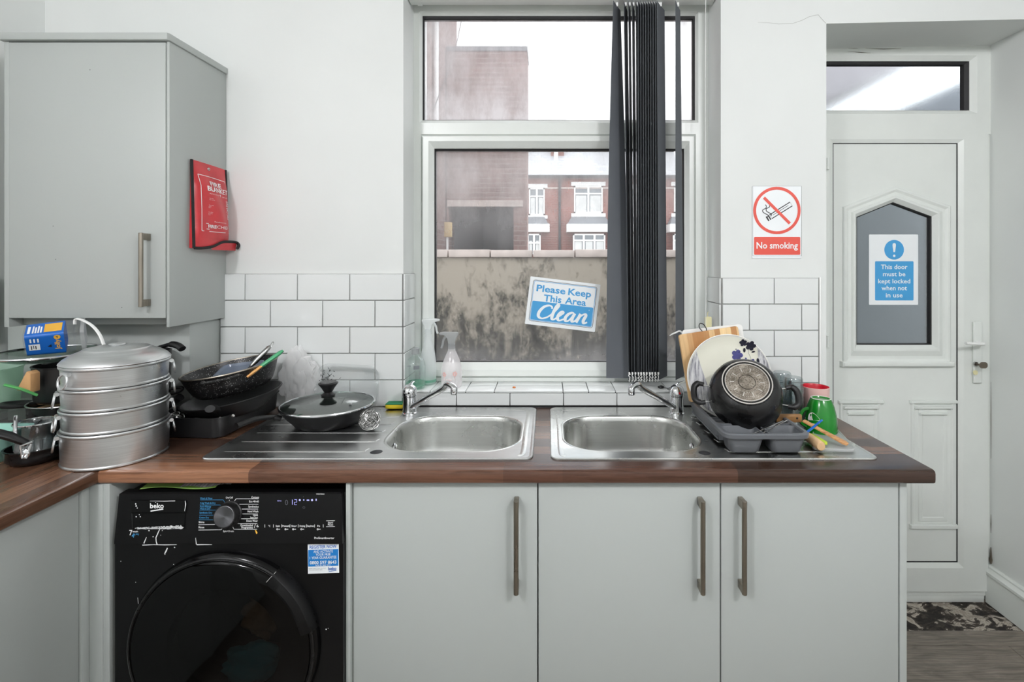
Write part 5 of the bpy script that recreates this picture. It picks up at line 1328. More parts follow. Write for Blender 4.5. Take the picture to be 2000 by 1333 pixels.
# upturned glass lid on top, tub lying on it
lc = Vector((PX(82, 1.60), 1.62, TOP + .2345))
t = thing('glass_cover', 'upturned glass pan lid with steel rim under the clear tub', 'lid', lc)
lc2 = lc + Vector((0, 0, .034))
n = 64; LR = .142
ob('rim', MB().tube([lc2 + Vector((LR * cos(2 * pi * k / n), LR * sin(2 * pi * k / n), 0)) for k in range(n)], .0042, 8, closed=True), M['chrome'], t)
mb = MB().lathe([(0, -.030), (.05, -.028), (.09, -.021), (.12, -.011), (LR, 0), (LR, .002), (.12, -.008), (.09, -.018), (.05, -.025), (0, -.027)], 56, tuple(lc2))
ob('dome', mb, M['lid_glass'], t, sharp=60)
ob('knob', MB().lathe([(0, -.03), (.012, -.03), (.015, -.036), (.0, -.0362)], 20, tuple(lc2)), M['black_plastic'], t)
# clear tub with blue label lying on its side
tc = Vector((PX(108, 1.60), 1.60, lc2.z + .050))
t = thing('plastic_tub', 'clear square tub with blue label lying on its side above the steamer', 'tub', tc, (R(26), R(-3), R(38))); t.scale = (.74, .74, .74)
def tubloop(x, s, r=.013): return [(x, u, v) for u, v in rrect(0, 0, s, s, r, 5)]
mb = MB().loft([tubloop(-.090, .092), tubloop(-.086, .098), tubloop(.055, .106), tubloop(.062, .100), tubloop(.066, .110), tubloop(.078, .112), tubloop(.080, .106), tubloop(.095, .105)], True, False)
ob('tub_lid', MB().loft([tubloop(.0955, .1055), tubloop(.0955, .108), tubloop(.083, .109), tubloop(.083, .107)], True, False), M['cloudy_plastic'], t, local=True, sharp=35)
ob('body', mb, M['clear_plastic'], t, local=True, sharp=35)
lab = lambda x0, x1, o: [[(x, u, v) for u, v in rrect(0, 0, lerp(.098, .106, (x + .086) / .141) + o, lerp(.098, .106, (x + .086) / .141) + o, .0135, 5)] for x in (x0, x1)]
lbl = ob('label', MB().loft(lab(-.084, .033, .0012), False, False), M['label_blue'], t, local=True, sharp=35)
fr = lambda u, v: (u, -lerp(.098, .106, (u + .086) / .141) / 2 - .0012, v)
ft = lambda u, v: (u, v, -fr(u, 0)[1])
print_on('label_print', [s_rect(-.028, -.034, .026, .030)], ft, M['label_yellow'], lbl, local=True)
print_on('label_print', [s_rect(-.077, -.034, -.069, .02)] + [s_rect(-.063 + k * .008, -.034, -.058 + k * .008, .02 - .008 * (k % 2)) for k in range(4)], ft, M['print_white'], lbl, local=True)
print_on('label_print', [s_disc(.012, .034, .0105, 20), s_rot(s_text('Jolly', .010, -.002, .05, .015, .03), .010, -.002, R(90))], fr, M['label_yellow'], lbl, local=True)
print_on('label_print', [s_rect(-.075, -.02, -.042, .008)] + [s_rect(-.07 + .011 * k, .016, -.065 + .011 * k, .034) for k in range(3)], fr, M['print_white'], lbl, local=True)
fr2 = lambda u, v: (u, fr(u, v)[1] - .0005, v)
print_on('label_print', [s_rect(-.069, -.016, -.066, .002), s_rect(-.062, -.013, -.060, .003), s_rect(-.056, -.016, -.053, .001), s_text('Y', .012, .034, .008, .01, .03), s_poly([(-.02, -.008), (-.008, .002), (-.008, -.012)])], fr2, M['sign_black'], lbl, local=True)
pts = smooth([P(146, 634, 1.605), P(147, 625, 1.607), P(156, 624, 1.605), P(178, 635, 1.595), P(194, 653, 1.585), P(203, 674, 1.58)], 6)
ob('strap_handle', MB().tube(pts, .0052, 8, flat=.6), M['white_plastic'], t)
# green clear tub, low clear box, mint tray, cork block, green spoon
t = thing('storage_box', 'large clear plastic storage box standing below the translucent green tub', 'box', (-1.80, 1.62, TOP))
mb = MB().loft([[(x, y, z) for x, y in rrect(-1.79, 1.60, w_, h_, .03, 5)] for w_, h_, z in ((.2, .24, TOP), (.22, .26, TOP + .004), (.24, .28, TOP + .085), (.255, .295, TOP + .087), (.255, .295, TOP + .092), (.236, .276, TOP + .092), (.21, .25, TOP + .008), (.19, .23, TOP + .005))])
ob('body', mb, M['clear_plastic'], t, sharp=40)
t = thing('storage_tub', 'translucent green round tub under the edge of the upturned glass lid', 'tub', (-1.80, 1.62, TOP + .093))
mb = MB().lathe([(0, 0), (.085, 0), (.092, .006), (.1, .12), (.103, .125), (.1, .127), (.088, .01), (0, .004)], 44, (-1.79, 1.61, TOP + .093)); ob('body', mb, M['green_clear'], t, sharp=40)
tag(ob('wooden_block', MB().prism([(PX(48, 1.53), PZ(759, 1.53)), (PX(76, 1.53), PZ(764, 1.53)), (PX(76, 1.53), PZ(727, 1.53)), (PX(68, 1.53), PZ(722, 1.53))], 1.505, 1.535), M['cork'], bevel=.003), 'tan wedge-shaped piece standing beside the dark saucepan', 'block')
pts = [P(8, 752, 1.47), P(40, 760, 1.49), P(72, 772, 1.52)]
tag(ob('kitchen_spoon', MB().tube(smooth(pts, 5), .008, 10, flat=.5), M['green_plastic']), 'flat green plastic utensil handle lying across the clear box', 'utensil')
t = thing('mint_tray', 'opaque mint green plastic container behind the clear glass jug', 'container', (-1.62, 1.42, TOP))
mb = MB().loft([[(x, y, z) for x, y in rrect(-1.575, 1.44, w_, h_, .02, 5)] for w_, h_, z in ((.12, .11, TOP), (.14, .13, TOP + .075), (.148, .138, TOP + .076), (.148, .138, TOP + .08), (.134, .124, TOP + .08), (.11, .1, TOP + .006))])
ob('body', mb, M['mint_plastic'], t, sharp=40)
# black pan with clear glass jug standing in it, and the long black handle with wire bail
bp = pot('frying_pan', 'small black pan holding the clear glass jug beside the steamer', (PX(69, 1.43), 1.43, TOP), .061, .064, .042, 'black_enamel')
t = thing('glass_jug', 'clear glass jug standing inside the small black pan', 'jug', (PX(70, 1.43), 1.43, TOP + .004))
mb = MB().lathe([(0, 0), (.05, 0), (.056, .004), (.056, .02), (.052, .03), (.046, .04), (.044, .098), (.047, .104), (.045, .104), (.0425, .098), (.044, .042), (.053, .02), (0, .004)], 40, (PX(70, 1.43), 1.43, TOP + .004)); ob('body', mb, M['clear_glass'], t, sharp=50)
n = 36; cz = Vector((PX(70, 1.43), 1.43, TOP + .108)); ob('rim', MB().tube([cz + Vector((.0465 * cos(2 * pi * k / n), .0465 * sin(2 * pi * k / n), 0)) for k in range(n)], .0022, 6, closed=True), M['chrome'], t)
bar = MB().tube([P(31, 812, 1.365), P(29, 850, 1.36)], .004, 8); ob('handle_post', bar, M['chrome'], t)
t = thing('basket_handle', 'long black handle with chrome wire bail in front of the glass jug', 'handle', P(20, 858, 1.3))
ob('grip', MB().tube([P(-40, 838, 1.27), P(20, 853, 1.30), P(52, 866, 1.325)], [.017, .017, .013], 12, flat=.6), M['black_plastic'], t)
ob('wire_bail', MB().tube([P(62, 864, 1.322), P(40, 872, 1.30), P(43, 895, 1.30), P(50, 896, 1.30), P(60, 868, 1.318)], .0028, 7), M['chrome'], t)
mb = MB().lathe([(0, 0), (.012, 0), (.013, .004), (.008, .008), (0, .008)], 18); mb.xf(Matrix.Translation(P(50, 886, 1.31)) @ Matrix.Rotation(R(90), 4, 'X')); ob('knob', mb, M['chrome'], t)
tag(ob('tray_edge', MB().loft([[(x, y, z) for x, y in rrect(-1.63, 1.30, w_, h_, .03, 5)] for w_, h_, z in ((.22, .1, TOP), (.24, .12, TOP + .03), (.246, .126, TOP + .03), (.228, .108, TOP + .0285), (.21, .09, TOP + .004))]), M['black_enamel'], sharp=40), 'black oven tray lying under the long black handle with wire bail', 'tray')
# black curved pan handle sticking out behind the steamer lid, looped handle below it
t = thing('saucepan', 'black pan behind the steamer, its curved handle sticking out past the lid', 'pan', (PX(300, 1.70), 1.70, TOP))
ob('handle', MB().tube(smooth([P(296, 683, 1.70), P(315, 678, 1.70), P(335, 673, 1.69), P(348, 676, 1.685), P(356, 682, 1.68)], 5), [.006] * 4 + [.008] * 6 + [.0125] * 11, 12, flat=.8), M['black_plastic'], t)
cx = PX(288, 1.70)
ob('body', MB().lathe([(0, .0), (.055, 0), (.06, .006), (.064, .255), (.066, .257), (.062, .258), (.058, .01), (0, .006)], 40, (cx - .01, 1.715, TOP)), M['black_nonstick'], t, sharp=40)

# ---------------------------------------------------------------- middle pile
ta = R(-9)
Mt = Matrix.Translation((-1.118, 1.760, TOP + .006)) @ Matrix.Rotation(R(-4), 4, 'Z') @ Matrix.Rotation(R(2.0), 4, 'X')
t = thing('roasting_tin', 'black rectangular roasting tin under the stacked pans, half on the drainer', 'roasting tin', (0, 0, 0)); t.matrix_basis = Mt
mb = MB().loft([[(x, y, z) for x, y in rrect(0, 0, w_, h_, r, 7)] for w_, h_, z, r in ((.205, .30, 0, .03), (.218, .312, .004, .034), (.232, .326, .064, .042), (.244, .338, .066, .048), (.244, .338, .069, .048), (.230, .324, .0675, .041), (.212, .306, .008, .03), (.19, .29, .003, .028))])
ob('body', mb, M['black_nonstick'], t, local=True, sharp=40)
def scourer(c, r, label, seed, nl=300):
    rs = random.Random(seed); mb = MB()
    for k in range(nl):
        ax = Vector((rs.gauss(0, 1), rs.gauss(0, 1), rs.gauss(0, 1))).normalized(); u1 = ax.orthogonal().normalized(); u2 = ax.cross(u1)
        rr = r * rs.uniform(.45, .95); off = ax * rs.uniform(-.5, .5) * r; ph = rs.uniform(0, 6)
        k2 = sqrt(max(.05, 1 - (off.length / r) ** 2))
        mb.tube([Vector(c) + off + (u1 * cos(a) + u2 * sin(a)) * min(rr, r * k2) * (1 + .06 * sin(5 * a + ph)) for a in [2 * pi * j / 16 for j in range(16)]], .0007, 3, closed=True)
    return tag(ob('scourer', mb, M['steel_wire'], fix=False), label, 'scourer')
scourer((PX(722, 1.68), 1.68, .9137 + .0335), .034, 'steel wool scourer on the drainer against the lidded pan', 4)
scourer((PX(352, 1.67), 1.655, .955), .026, 'steel wool scourer inside the roasting tin beside the steamer', 9, 180)
# frying pan in the tin, tilted
def pan_handle(t, a, b_, mid=None, r=.012, mat='black_plastic', local=True):
    pts = smooth([a] + ([mid] if mid else []) + [b_], 8); n = len(pts)
    return ob('handle', MB().tube(pts, [lerp(r * .75, r, i / n) for i in range(n)], 12, flat=.75), M[mat], t, local=local)
FP = Vector((-1.060, 1.738, 0))
fpan = pot('frying_pan', 'deep black frying pan in the roasting tin under the speckled pot', (FP.x, FP.y, .955), .105, .150, .062, 'black_nonstick', rot=(R(3), R(-8), 0), knuckle=.03)
d1 = Vector((.25, -.968, 0)).normalized()
hb_ = d1 * .143 + Vector((0, 0, .046))
hd = ob('handle', MB().tube([hb_, hb_ + d1 * .014 + Vector((0, 0, .010)), hb_ + d1 * .035 + Vector((0, 0, .020)), hb_ + d1 * .052 + Vector((0, 0, .024))], [.009, .014, .0165, .0145], 14, flat=.75), M['black_plastic'], fpan, local=True)
for k in (-.016, .02):
    s_ = Vector((-d1.y, d1.x, 0)); p = d1 * .136 + s_ * (k + .018) + Vector((0, 0, .022))
    ob('rivet', MB().lathe([(0, 0), (.005, 0), (.0045, .0025), (0, .004)], 12).xf(Matrix.Translation(p) @ d1.to_track_quat('Z', 'Y').to_matrix().to_4x4()), M['steel_wire'], fpan, local=True)
# wide speckled pot
SP = Vector((-1.066, 1.745, 1.030))
sp = pot('casserole_pot', 'white-speckled black casserole pot on top of the pan stack', SP, .120, .143, .080, 'speckled_black', rot=(R(4), R(-8.5), 0), rim='handle_steel', cat='pot', knuckle=.03)
for ang in (R(-70), R(110)):
    d = Vector((cos(ang), sin(ang), 0)); s_ = Vector((-sin(ang), cos(ang), 0)); p0 = d * .143 + Vector((0, 0, .072))
    pts = smooth([p0 - s_ * .048, p0 - s_ * .044 + d * .016, p0 - s_ * .02 + d * .027, p0 + s_ * .02 + d * .027, p0 + s_ * .044 + d * .016, p0 + s_ * .048], 5)
    ob('handle', MB().tube(pts, .0065, 10, flat=.6), M['speckled_black'], sp, local=True)
# things in the pot
def in_pot(v): return Vector(v)
t = thing('plastic_box', 'bluish translucent plastic box lid lying in the speckled pot', 'lid', (SP.x + .02, SP.y - .025, SP.z + .055), (R(14), R(-6), R(8)))
mb = MB().loft([[(x, y, z) for x, y in rrect(0, 0, w_, h_, .018, 5)] for w_, h_, z in ((.13, .15, 0), (.136, .156, .006), (.136, .156, .011), (.128, .148, .011), (.12, .14, .004))])
ob('body', mb, M['blue_clear'], t, local=True, sharp=40)
t = thing('whisk', 'steel utensil handle leaning out of the speckled pot', 'utensil', P(475, 730, 1.72))
a, b_ = P(474, 733, 1.70), P(528, 676, 1.76)
ob('handle', MB().tube([lerp(a, b_, .3), lerp(a, b_, .45), lerp(a, b_, .75), lerp(a, b_, .95), b_], [.005, .0085, .0085, .0075, .004], 14), M['steel_wire'], t)
ob('shaft', MB().tube([a, lerp(a, b_, .33)], .0042, 10), M['black_plastic'], t)
n = 18; e1 = (b_ - a).normalized(); e2 = Vector((0, 0, 1)); cpt = b_ + e1 * .007
ob('hanging_loop', MB().tube([cpt + e1 * .008 * cos(2 * pi * k / n) + e2 * .005 * sin(2 * pi * k / n) for k in range(n)], .0012, 6, closed=True), M['steel_wire'], t)
t = thing('spatula', 'spatula with green handle and orange wooden neck in the speckled pot', 'utensil', P(480, 735, 1.70))
a, b_ = P(482, 736, 1.66), P(553, 685, 1.72)
ob('handle', MB().tube([lerp(a, b_, .38), lerp(a, b_, .45), lerp(a, b_, .9), b_], [.0085, .010, .010, .006], 12, flat=.7), M['utensil_green'], t)
ob('neck', MB().tube([a, lerp(a, b_, .15), lerp(a, b_, .42)], [.012, .0125, .009], 12, flat=.5), M['spatula_wood'], t)
t = thing('saucepan', 'dark grey pan with thin black loop handle between steamer and pan stack', 'pan', P(345, 770, 1.66))
ob('body', MB().tube([P(333, 790, 1.67), P(352, 776, 1.67)], [.012, .016], 12, flat=.8), M['black_nonstick'], t)
hc = P(341, 763, 1.65); n = 24
ob('handle', MB().tube([hc + Vector((.026 * cos(2 * pi * k / n), .0, .008 * sin(2 * pi * k / n) + .006 * cos(2 * pi * k / n))) for k in range(n)], .0052, 8, closed=True), M['black_plastic'], t)

# crumpled bag, clear tray against the tiles
bm = bmesh.new(); bmesh.ops.create_icosphere(bm, subdivisions=5, radius=1)
for v in bm.verts:
    d = .80 + .7 * abs(mnoise.noise(v.co * 1.5 + Vector((4, 0, 0)))) + .22 * abs(mnoise.noise(v.co * 3.3)) + .05 * abs(mnoise.noise(v.co * 7.0))
    v.co = Vector((-.925 + v.co.x * .066 * d, 1.90 + v.co.y * .026 * d, 1.036 + v.co.z * .098 * d * (1 - .12 * v.co.x)))
tag(ob('plastic_bag', bm, M['bag_plastic'], sharp=25), 'crumpled white plastic bag against the tiles behind the roasting tin', 'bag')
t = thing('plastic_tray', 'clear plastic tray with black crumbs leaning on the tiles behind the lidded pan', 'tray', (PX(678, 1.91), 1.92, .915), (R(-4), R(3), 0))
mb = MB().loft([[(x, y, z + .085) for x, z in rrect(0, 0, w_, h_, r, 8)] for w_, h_, y, r in ((.2, .125, .02, .03), (.208, .133, .016, .034), (.222, .150, -.026, .045), (.238, .166, -.027, .05), (.238, .166, -.030, .05), (.219, .147, -.0275, .044), (.203, .128, .012, .032), (.195, .12, .017, .03))])
ob('body', mb, M['clear_plastic'], t, local=True, sharp=40)
rs = random.Random(6); cr_ = []
for k in range(38):
    x, z = -.105 + abs(rs.gauss(0, .035)), .10 + abs(rs.gauss(0, .022)); a = rs.uniform(0, 3); l = rs.uniform(.002, .007)
    cr_.append(s_line([(x - l * cos(a), z - l * sin(a)), (x, z), (x + l * cos(a), z + l * sin(a))], [.0008, .0022, .0008]))
print_on('crumb', cr_, lambda u, v: (u, -.0285, v), M['black_plastic'], t, local=True)['kind'] = 'stuff'
# lidded frying pan
LP = Vector((PX(641, 1.745), 1.745, .9166))
lp_ = pot('frying_pan', 'black frying pan covered by a glass lid with cone knob on the drainer', LP, .114, .148, .062, 'black_nonstick', knuckle=.028)
a = Vector((-.78, -.60, 0)).normalized()
ob('handle_socket', MB().tube([a * .146 + Vector((0, 0, .042)), a * .166 + Vector((0, 0, .05))], .0125, 12, flat=.7), M['black_plastic'], lp_, local=True)
end = P(462, 832, 1.545) - LP
pan_handle(lp_, a * .162 + Vector((0, 0, .049)), end, lerp(a * .162 + Vector((0, 0, .049)), end, .5) + Vector((0, 0, .008)), .0125)
LZ = .063

mb = MB().lathe([(.148, .003), (.128, .012), (.1, .020), (.06, .027), (0, .031), (0, .028), (.06, .024), (.1, .017), (.128, .009), (.146, .001)], 56)
up = Matrix.Translation((0, 0, LZ))
t = ob('lid', mb.xf(up), M['lid_glass'], lp_, local=True, sharp=60)
ob('lid_rim', MB().tube([Vector((.1495 * cos(2 * pi * k / 64), .1495 * sin(2 * pi * k / 64), LZ + .003)) for k in range(64)], .0036, 8, closed=True), M['chrome'], t, local=True)
ob('knob', MB().lathe([(0, .03), (.022, .03), (.023, .034), (.017, .038), (.013, .042), (.022, .058), (.031, .070), (.032, .073), (.029, .0745), (0, .0745)], 28).xf(up), M['black_plastic'], t, local=True, sharp=30)
rs = random.Random(12); cr_ = []
ob('knob_top', MB().lathe([(0, .0748), (.028, .0748), (.027, .0765), (0, .0772)], 24).xf(up), M['speckled_black'], t, local=True)
ob('vent', MB().lathe([(.0, .0), (.005, 0), (.005, .003), (.0, .003)], 12, (.1, -.06, .0185)).xf(up), M['chrome'], t, local=True)
# sponge
t = thing('sponge', 'yellow and green washing-up sponge against the tiles beside a tap', 'sponge', (PX(769, 1.9), 1.9, .9137))
x0, x1 = PX(753, 1.91), PX(786.5, 1.91)
ob('foam', MB().box(x0, x1, 1.905, 1.949, .9172, .9325), M['sponge_yellow'], t, bevel=.003)
ob('scouring_pad', MB().box(x0, x1, 1.905, 1.949, .9327, .9360), M['sponge_green'], t, bevel=.0012)

# ---------------------------------------------------------------- bottles on the sill
ZS = .9742
def bottle_trigger(t, c, z, s, flip, mat):
    """spray trigger: collar, head with nozzle, lever"""
    x, y = c; f = -1 if flip else 1
    ob('collar', MB().lathe([(0, 0), (.0135 * s, 0), (.0135 * s, .017 * s), (.010 * s, .02 * s), (0, .02 * s)], 20, (x, y, z)), M[mat], t, sharp=35)
    hd = [(-.012, .018), (.01, .018), (.016, .036), (.026, .055), (.022, .062), (-.03, .063), (-.046, .06), (-.046, .053), (-.028, .05), (-.016, .038)]
    ob('spray_head', MB().prism([(x + f * u * s, z + v * s) for u, v in hd], y - .008 * s, y + .008 * s), M[mat], t, bevel=.0025)
    pts = smooth([(x - f * .02 * s, y, z + .05 * s), (x - f * .031 * s, y, z + .032 * s), (x - f * .034 * s, y, z + .014 * s), (x - f * .039 * s, y, z + .002 * s)], 5)
    ob('trigger', MB().tube(pts, .0042 * s, 8), M[mat], t)
c = (PX(813, 1.995) - .002, 1.992)
t = thing('bottle', 'short clear bottle with grey cap and greenish base on the sill', 'bottle', (*c, ZS))
ob('body', MB().lathe([(0, .003), (.03, 0), (.036, .003), (.038, .01), (.038, .088), (.036, .100), (.028, .114), (.016, .124), (.013, .13), (.013, .137), (.011, .137), (.011, .13), (.026, .113), (.034, .098), (.036, .088), (.036, .01), (0, .006)][:9], 36, (*c, ZS)), M['bottle_clear'], t, sharp=50)
ob('base_tint', MB().lathe([(0, .0068), (.0355, .0105), (.0355, .026), (0, .026)], 36, (*c, ZS)), M['bottle_green'], t)
ob('cap', MB().lathe([(0, .132), (.0142, .132), (.0145, .134), (.0145, .154), (.013, .156), (0, .156)], 24, (*c, ZS)), M['trigger_clear'], t, sharp=35)
def wrap(c, r, z): return lambda u, v: (c[0] + r * sin(u / r), c[1] - r * cos(u / r), z + v)
print_on('label_print', [s_rect(.002 + .0, .079, .024, .093), s_rot(s_text('ANTIBAC', .026, .058, .036, .007), .026, .058, R(90)), s_text('refill', -.018, .092, .018, .006)], wrap(c, .0383, ZS), M['stem_grey'], t)
c = (PX(838, 2.06) - .004, 2.062)
t = thing('spray_bottle', 'tall translucent white spray bottle behind the clear bottle on the sill', 'bottle', (*c, ZS))
ob('body', MB().lathe([(0, .003), (.026, 0), (.031, .004), (.032, .012), (.031, .09), (.026, .13), (.018, .165), (.012, .19), (.0115, .2), (.0, .2)], 32, (*c, ZS)), M['cloudy_plastic'], t, sharp=50)
ob('base_tint', MB().lathe([(0, .004), (.0322, .010), (.0323, .02), (0, .02)], 32, (*c, ZS)), M['bottle_green'], t)
bottle_trigger(t, c, ZS + .2, 1.0, True, 'cloudy_plastic')
c = (PX(882.5, 2.015), 2.012)
t = thing('spray_bottle', 'translucent pinkish spray bottle with grey trigger and flower print on the sill', 'bottle', (*c, ZS))
ob('body', MB().lathe([(0, .003), (.033, 0), (.038, .003), (.040, .01), (.040, .062), (.038, .082), (.030, .108), (.019, .134), (.0145, .142), (.0145, .15), (0, .15)], 36, (*c, ZS)), M['pinkish_plastic'], t, sharp=50)
bottle_trigger(t, c, ZS + .15, 1.05, False, 'trigger_clear')
fl = []
for (u, v) in ((-.024, .055), (.02, .058)):
    fl += [s_disc(u + .006 * cos(k * 1.257), v + .006 * sin(k * 1.257), .0042, 10) for k in range(5)] + [s_rect(u - .0008, v - .022, u + .0008, v - .006)]
fl += [s_text('rose', -.004, .036, .022, .006)]
print_on('label_print', fl, wrap(c, .0404, ZS), M['cup_pink'], t)

# ---------------------------------------------------------------- right pile
ZD = .9166
RX0, RX1, RY0, RY1 = .505, .748, 1.452, 1.845
t = thing('dish_rack', 'grey plastic dish rack with two cutlery bins holding plate and pot', 'dish rack', ((RX0 + RX1) / 2, (RY0 + RY1) / 2, ZD))
rc = lambda w_, h_, z, r: [(x, y, z) for x, y in rrect((RX0 + RX1) / 2, (RY0 + RY1) / 2, RX1 - RX0 + w_, RY1 - RY0 + h_, r, 6)]
zr = ZD + .060
mb = MB().loft([rc(.004, .004, zr - .014, .03), rc(.007, .007, zr - .003, .032), rc(.0, .0, zr, .03), rc(-.016, -.016, zr, .024), rc(-.022, -.022, zr - .004, .022), rc(-.022, -.022, zr - .012, .02)], False, False)
rk = ob('rim', mb, M['rack_plastic'], t, sharp=35)
bs = lambda i, z, r: [(x, y, z) for x, y in rrect((RX0 + RX1) / 2, (RY0 + .1 + RY1) / 2, RX1 - RX0 - 2 * i, RY1 - RY0 - .1 - 2 * i, r, 6)]
mb = MB().loft([bs(.012, zr - .048, .016), bs(.003, zr - .014, .02), bs(.0015, zr - .002, .02), bs(.008, zr - .003, .018), bs(.013, zr - .046, .012)], False, False)
for x in (RX0 + .03, RX1 - .05):
    for y in (RY0 + .13, RY1 - .05): mb.box(x, x + .02, y, y + .02, ZD, zr - .044)
ob('tray_wall', mb, M['rack_plastic'], t, sharp=35)
mb = MB().box(RX0 + .01, RX1 - .01, RY0 + .10, RY1 - .008, zr - .05, zr - .044)
for k in range(9): mb.box(RX0 + .016, RX1 - .016, RY0 + .128 + k * .028, RY0 + .133 + k * .028, zr - .044, zr - .026)
ob('tray_floor', mb, M['rack_plastic'], t)
mb = MB().box(RX0 + .012, RX1 - .012, RY0 + .092, RY0 + .097, zr - .05, zr - .006); ob('divider', mb, M['rack_plastic'], t, bevel=.001)
for (a, b_) in ((RX0 + .008, RX0 + .117), (RX0 + .128, RX1 - .006)):
    bl = lambda i, z, r=.016: [(x, y, z) for x, y in rrect((a + b_) / 2, RY0 + .048, b_ - a - 2 * i, .088 - 2 * i, r, 5)]
    mb = MB().loft([bl(.015, ZD + .0005), bl(.012, ZD + .004), bl(.002, zr - .010), bl(.001, zr - .004), bl(.004, zr - .004), bl(.014, ZD + .006), bl(.018, ZD + .004)])
    ob('cutlery_bin', mb, M['rack_plastic'], t, sharp=40)
# plate
PC = Vector((.612, 1.735, 1.078))
pr_ = .141
t = thing('dinner_plate', 'large cream plate with blue flowers standing upright in the dish rack', 'plate', PC, (R(90 - 8), 0, R(-3)))
# local: plate axis = +z towards the viewer
ob('rim', MB().lathe([(.0, -.010), (.08, -.010), (.085, -.012), (.092, -.008), (pr_ - .004, .006), (pr_, .010), (pr_ - .002, .0115), (.1335, .0068), (.124, .0020), (.1, -.005), (.0, -.007)], 72), M['plate_white'], t, local=True, sharp=50)
ob('well', MB().lathe([(0, -.0055), (.099, -.0038), (.124, .0034), (.1335, .0080), (.1335, .0085), (.124, .0040), (.1, -.0030), (0, -.0045)], 72), M['plate_cream'], t, local=True, sharp=50)
def pz(u, v):
    r = sqrt(u * u + v * v); return -.0040 if r < .1 else lerp(-.003, .0042, (r - .1) / .024) if r < .124 else lerp(.0042, .0092, (r - .124) / .0095)
pput = lambda u, v: (u, v, pz(u, v) + .0014)
def band(f0, n=40, m=8):      # area of the plate left of the line x = f0(y)
    mb = MB(); 
    def fn(i, j):
        y = lerp(-.128, .1, j); xr = f0(y); xl = -sqrt(max(0, .1335 ** 2 - y * y)); xr = max(xr, xl); x = lerp(xl, xr, i); p = pput(x, y); return (p[0], p[1], p[2] - .0002)
    return mb.grid(fn, m, n)
ob('streaked_area', band(lambda y: -.092 - y * .32 + .012), M['plate_streaks'], t, local=True, fix=False)
def bandr():
    mb = MB()
    def fn(i, j):
        y = lerp(-.09, .098, j); xl = .105 - abs(y - .02) * .1; xr = sqrt(max(0, .136 ** 2 - y * y)); xl = min(xl, xr); p = pput(lerp(xl, xr, i), y); return (p[0], p[1], p[2] - .0002)
    return mb.grid(fn, 6, 30)
ob('streaked_area', bandr(), M['plate_streaks'], t, local=True, fix=False)
def flower(u, v, r, n=5, ph=0): return [s_disc(u + r * .62 * cos(ph + 2 * pi * k / n), v + r * .62 * sin(ph + 2 * pi * k / n), r * .42, 10) for k in range(n)] + [s_disc(u, v, r * .35, 10)]
def leafs(u, v, a, l): return [s_rot(s_disc(u, v, l, 10, .5), u, v, a)]
print_on('flower_print', flower(.033, .070, .019) + flower(.083, .048, .010) + leafs(.062, .056, 1.8, .007) + leafs(.071, .05, .5, .006) + leafs(.068, .042, 2.4, .006), pput, M['flower_blue'], t, local=True)
print_on('flower_print', flower(.052, .112, .012, 5, .5) + flower(.076, .102, .016, 5) + leafs(.057, .087, 1.6, .008) + leafs(.085, .082, .3, .006) + leafs(.1, .052, 1.7, .009) + leafs(.04, .08, 0, .004) + leafs(.03, .09, 0, .003) + leafs(.11, .035, 0, .003) + leafs(.073, .047, 0, .004), pput, M['flower_dark'], t, local=True)
print_on('flower_print', [s_line(smooth([(.083, .036, 0), (.078, .06, 0), (.07, .08, 0), (.072, .1, 0)], 5), .001), s_line(smooth([(.09, .02, 0), (.098, .035, 0), (.1, .052, 0)], 5), .001), s_line(smooth([(.083, .036, 0), (.1, .03, 0), (.112, .036, 0)], 5), .001)], pput, M['stem_grey'], t, local=True)
# upturned black pot leaning on the plate
rim_c = Vector((.621, 1.618, 1.032)); ax = Vector((-.022, -.083, .079)).normalized()
Qm = ax.to_track_quat('Z', 'X').to_matrix().to_4x4()
# make local x horizontal (world right)
zx = ax; xx = Vector((1, 0, 0)); xx = (xx - zx * xx.dot(zx)).normalized(); yy_ = zx.cross(xx)
Qm = Matrix(((xx.x, yy_.x, zx.x, 0), (xx.y, yy_.y, zx.y, 0), (xx.z, yy_.z, zx.z, 0), (0, 0, 0, 1)))
t = thing('cooking_pot', 'black two-handled pot upturned in the dish rack, metal base facing out', 'pot', (0, 0, 0)); t.matrix_basis = Matrix.Translation(rim_c + Vector((0, 0, .004))) @ Qm @ Matrix.Rotation(R(-9), 4, 'Z') @ Matrix.Scale(.94, 4)
prof = [(.1155, 0), (.1175, .002), (.1165, .02), (.113, .05), (.104, .075), (.092, .090), (.080, .097), (.079, .100), (.072, .1005), (.0, .1005), (0, .098), (.07, .097), (.088, .088), (.1, .072), (.11, .048), (.1135, .02), (.1135, .0)]
ob('body', MB().lathe(prof, 64), M['black_enamel'], t, local=True, sharp=30)
mb = MB().lathe([(.0, .1008), (.066, .1008), (.067, .1022), (.064, .1028), (.027, .1022), (0, .1022)], 56); ob('base_disc', mb, M['induction_base'], t, local=True, sharp=30)
for r0, r1 in ((.0655, .0680), (.0740, .0775), (.0252, .0262)):
    mb = MB(); mb.loft([[(r * cos(2 * pi * k / 56), r * sin(2 * pi * k / 56), z) for k in range(56)] for r, z in ((r0, .1012), (r0, .1035), (r1, .1035), (r1, .1008))], False, False)
    ob('base_ring', mb, M['ring_metal'] if r0 > .03 else M['black_enamel'], t, local=True, sharp=30)
mb = MB()
for k in range(10):
    a = 2 * pi * k / 10; st = len(mb.v); mb.prism(rrect(.046, 0, .014, .0028, .001, 3), .1022, .1032, 'z'); mb.xf(Matrix.Rotation(a, 4, 'Z'), st)
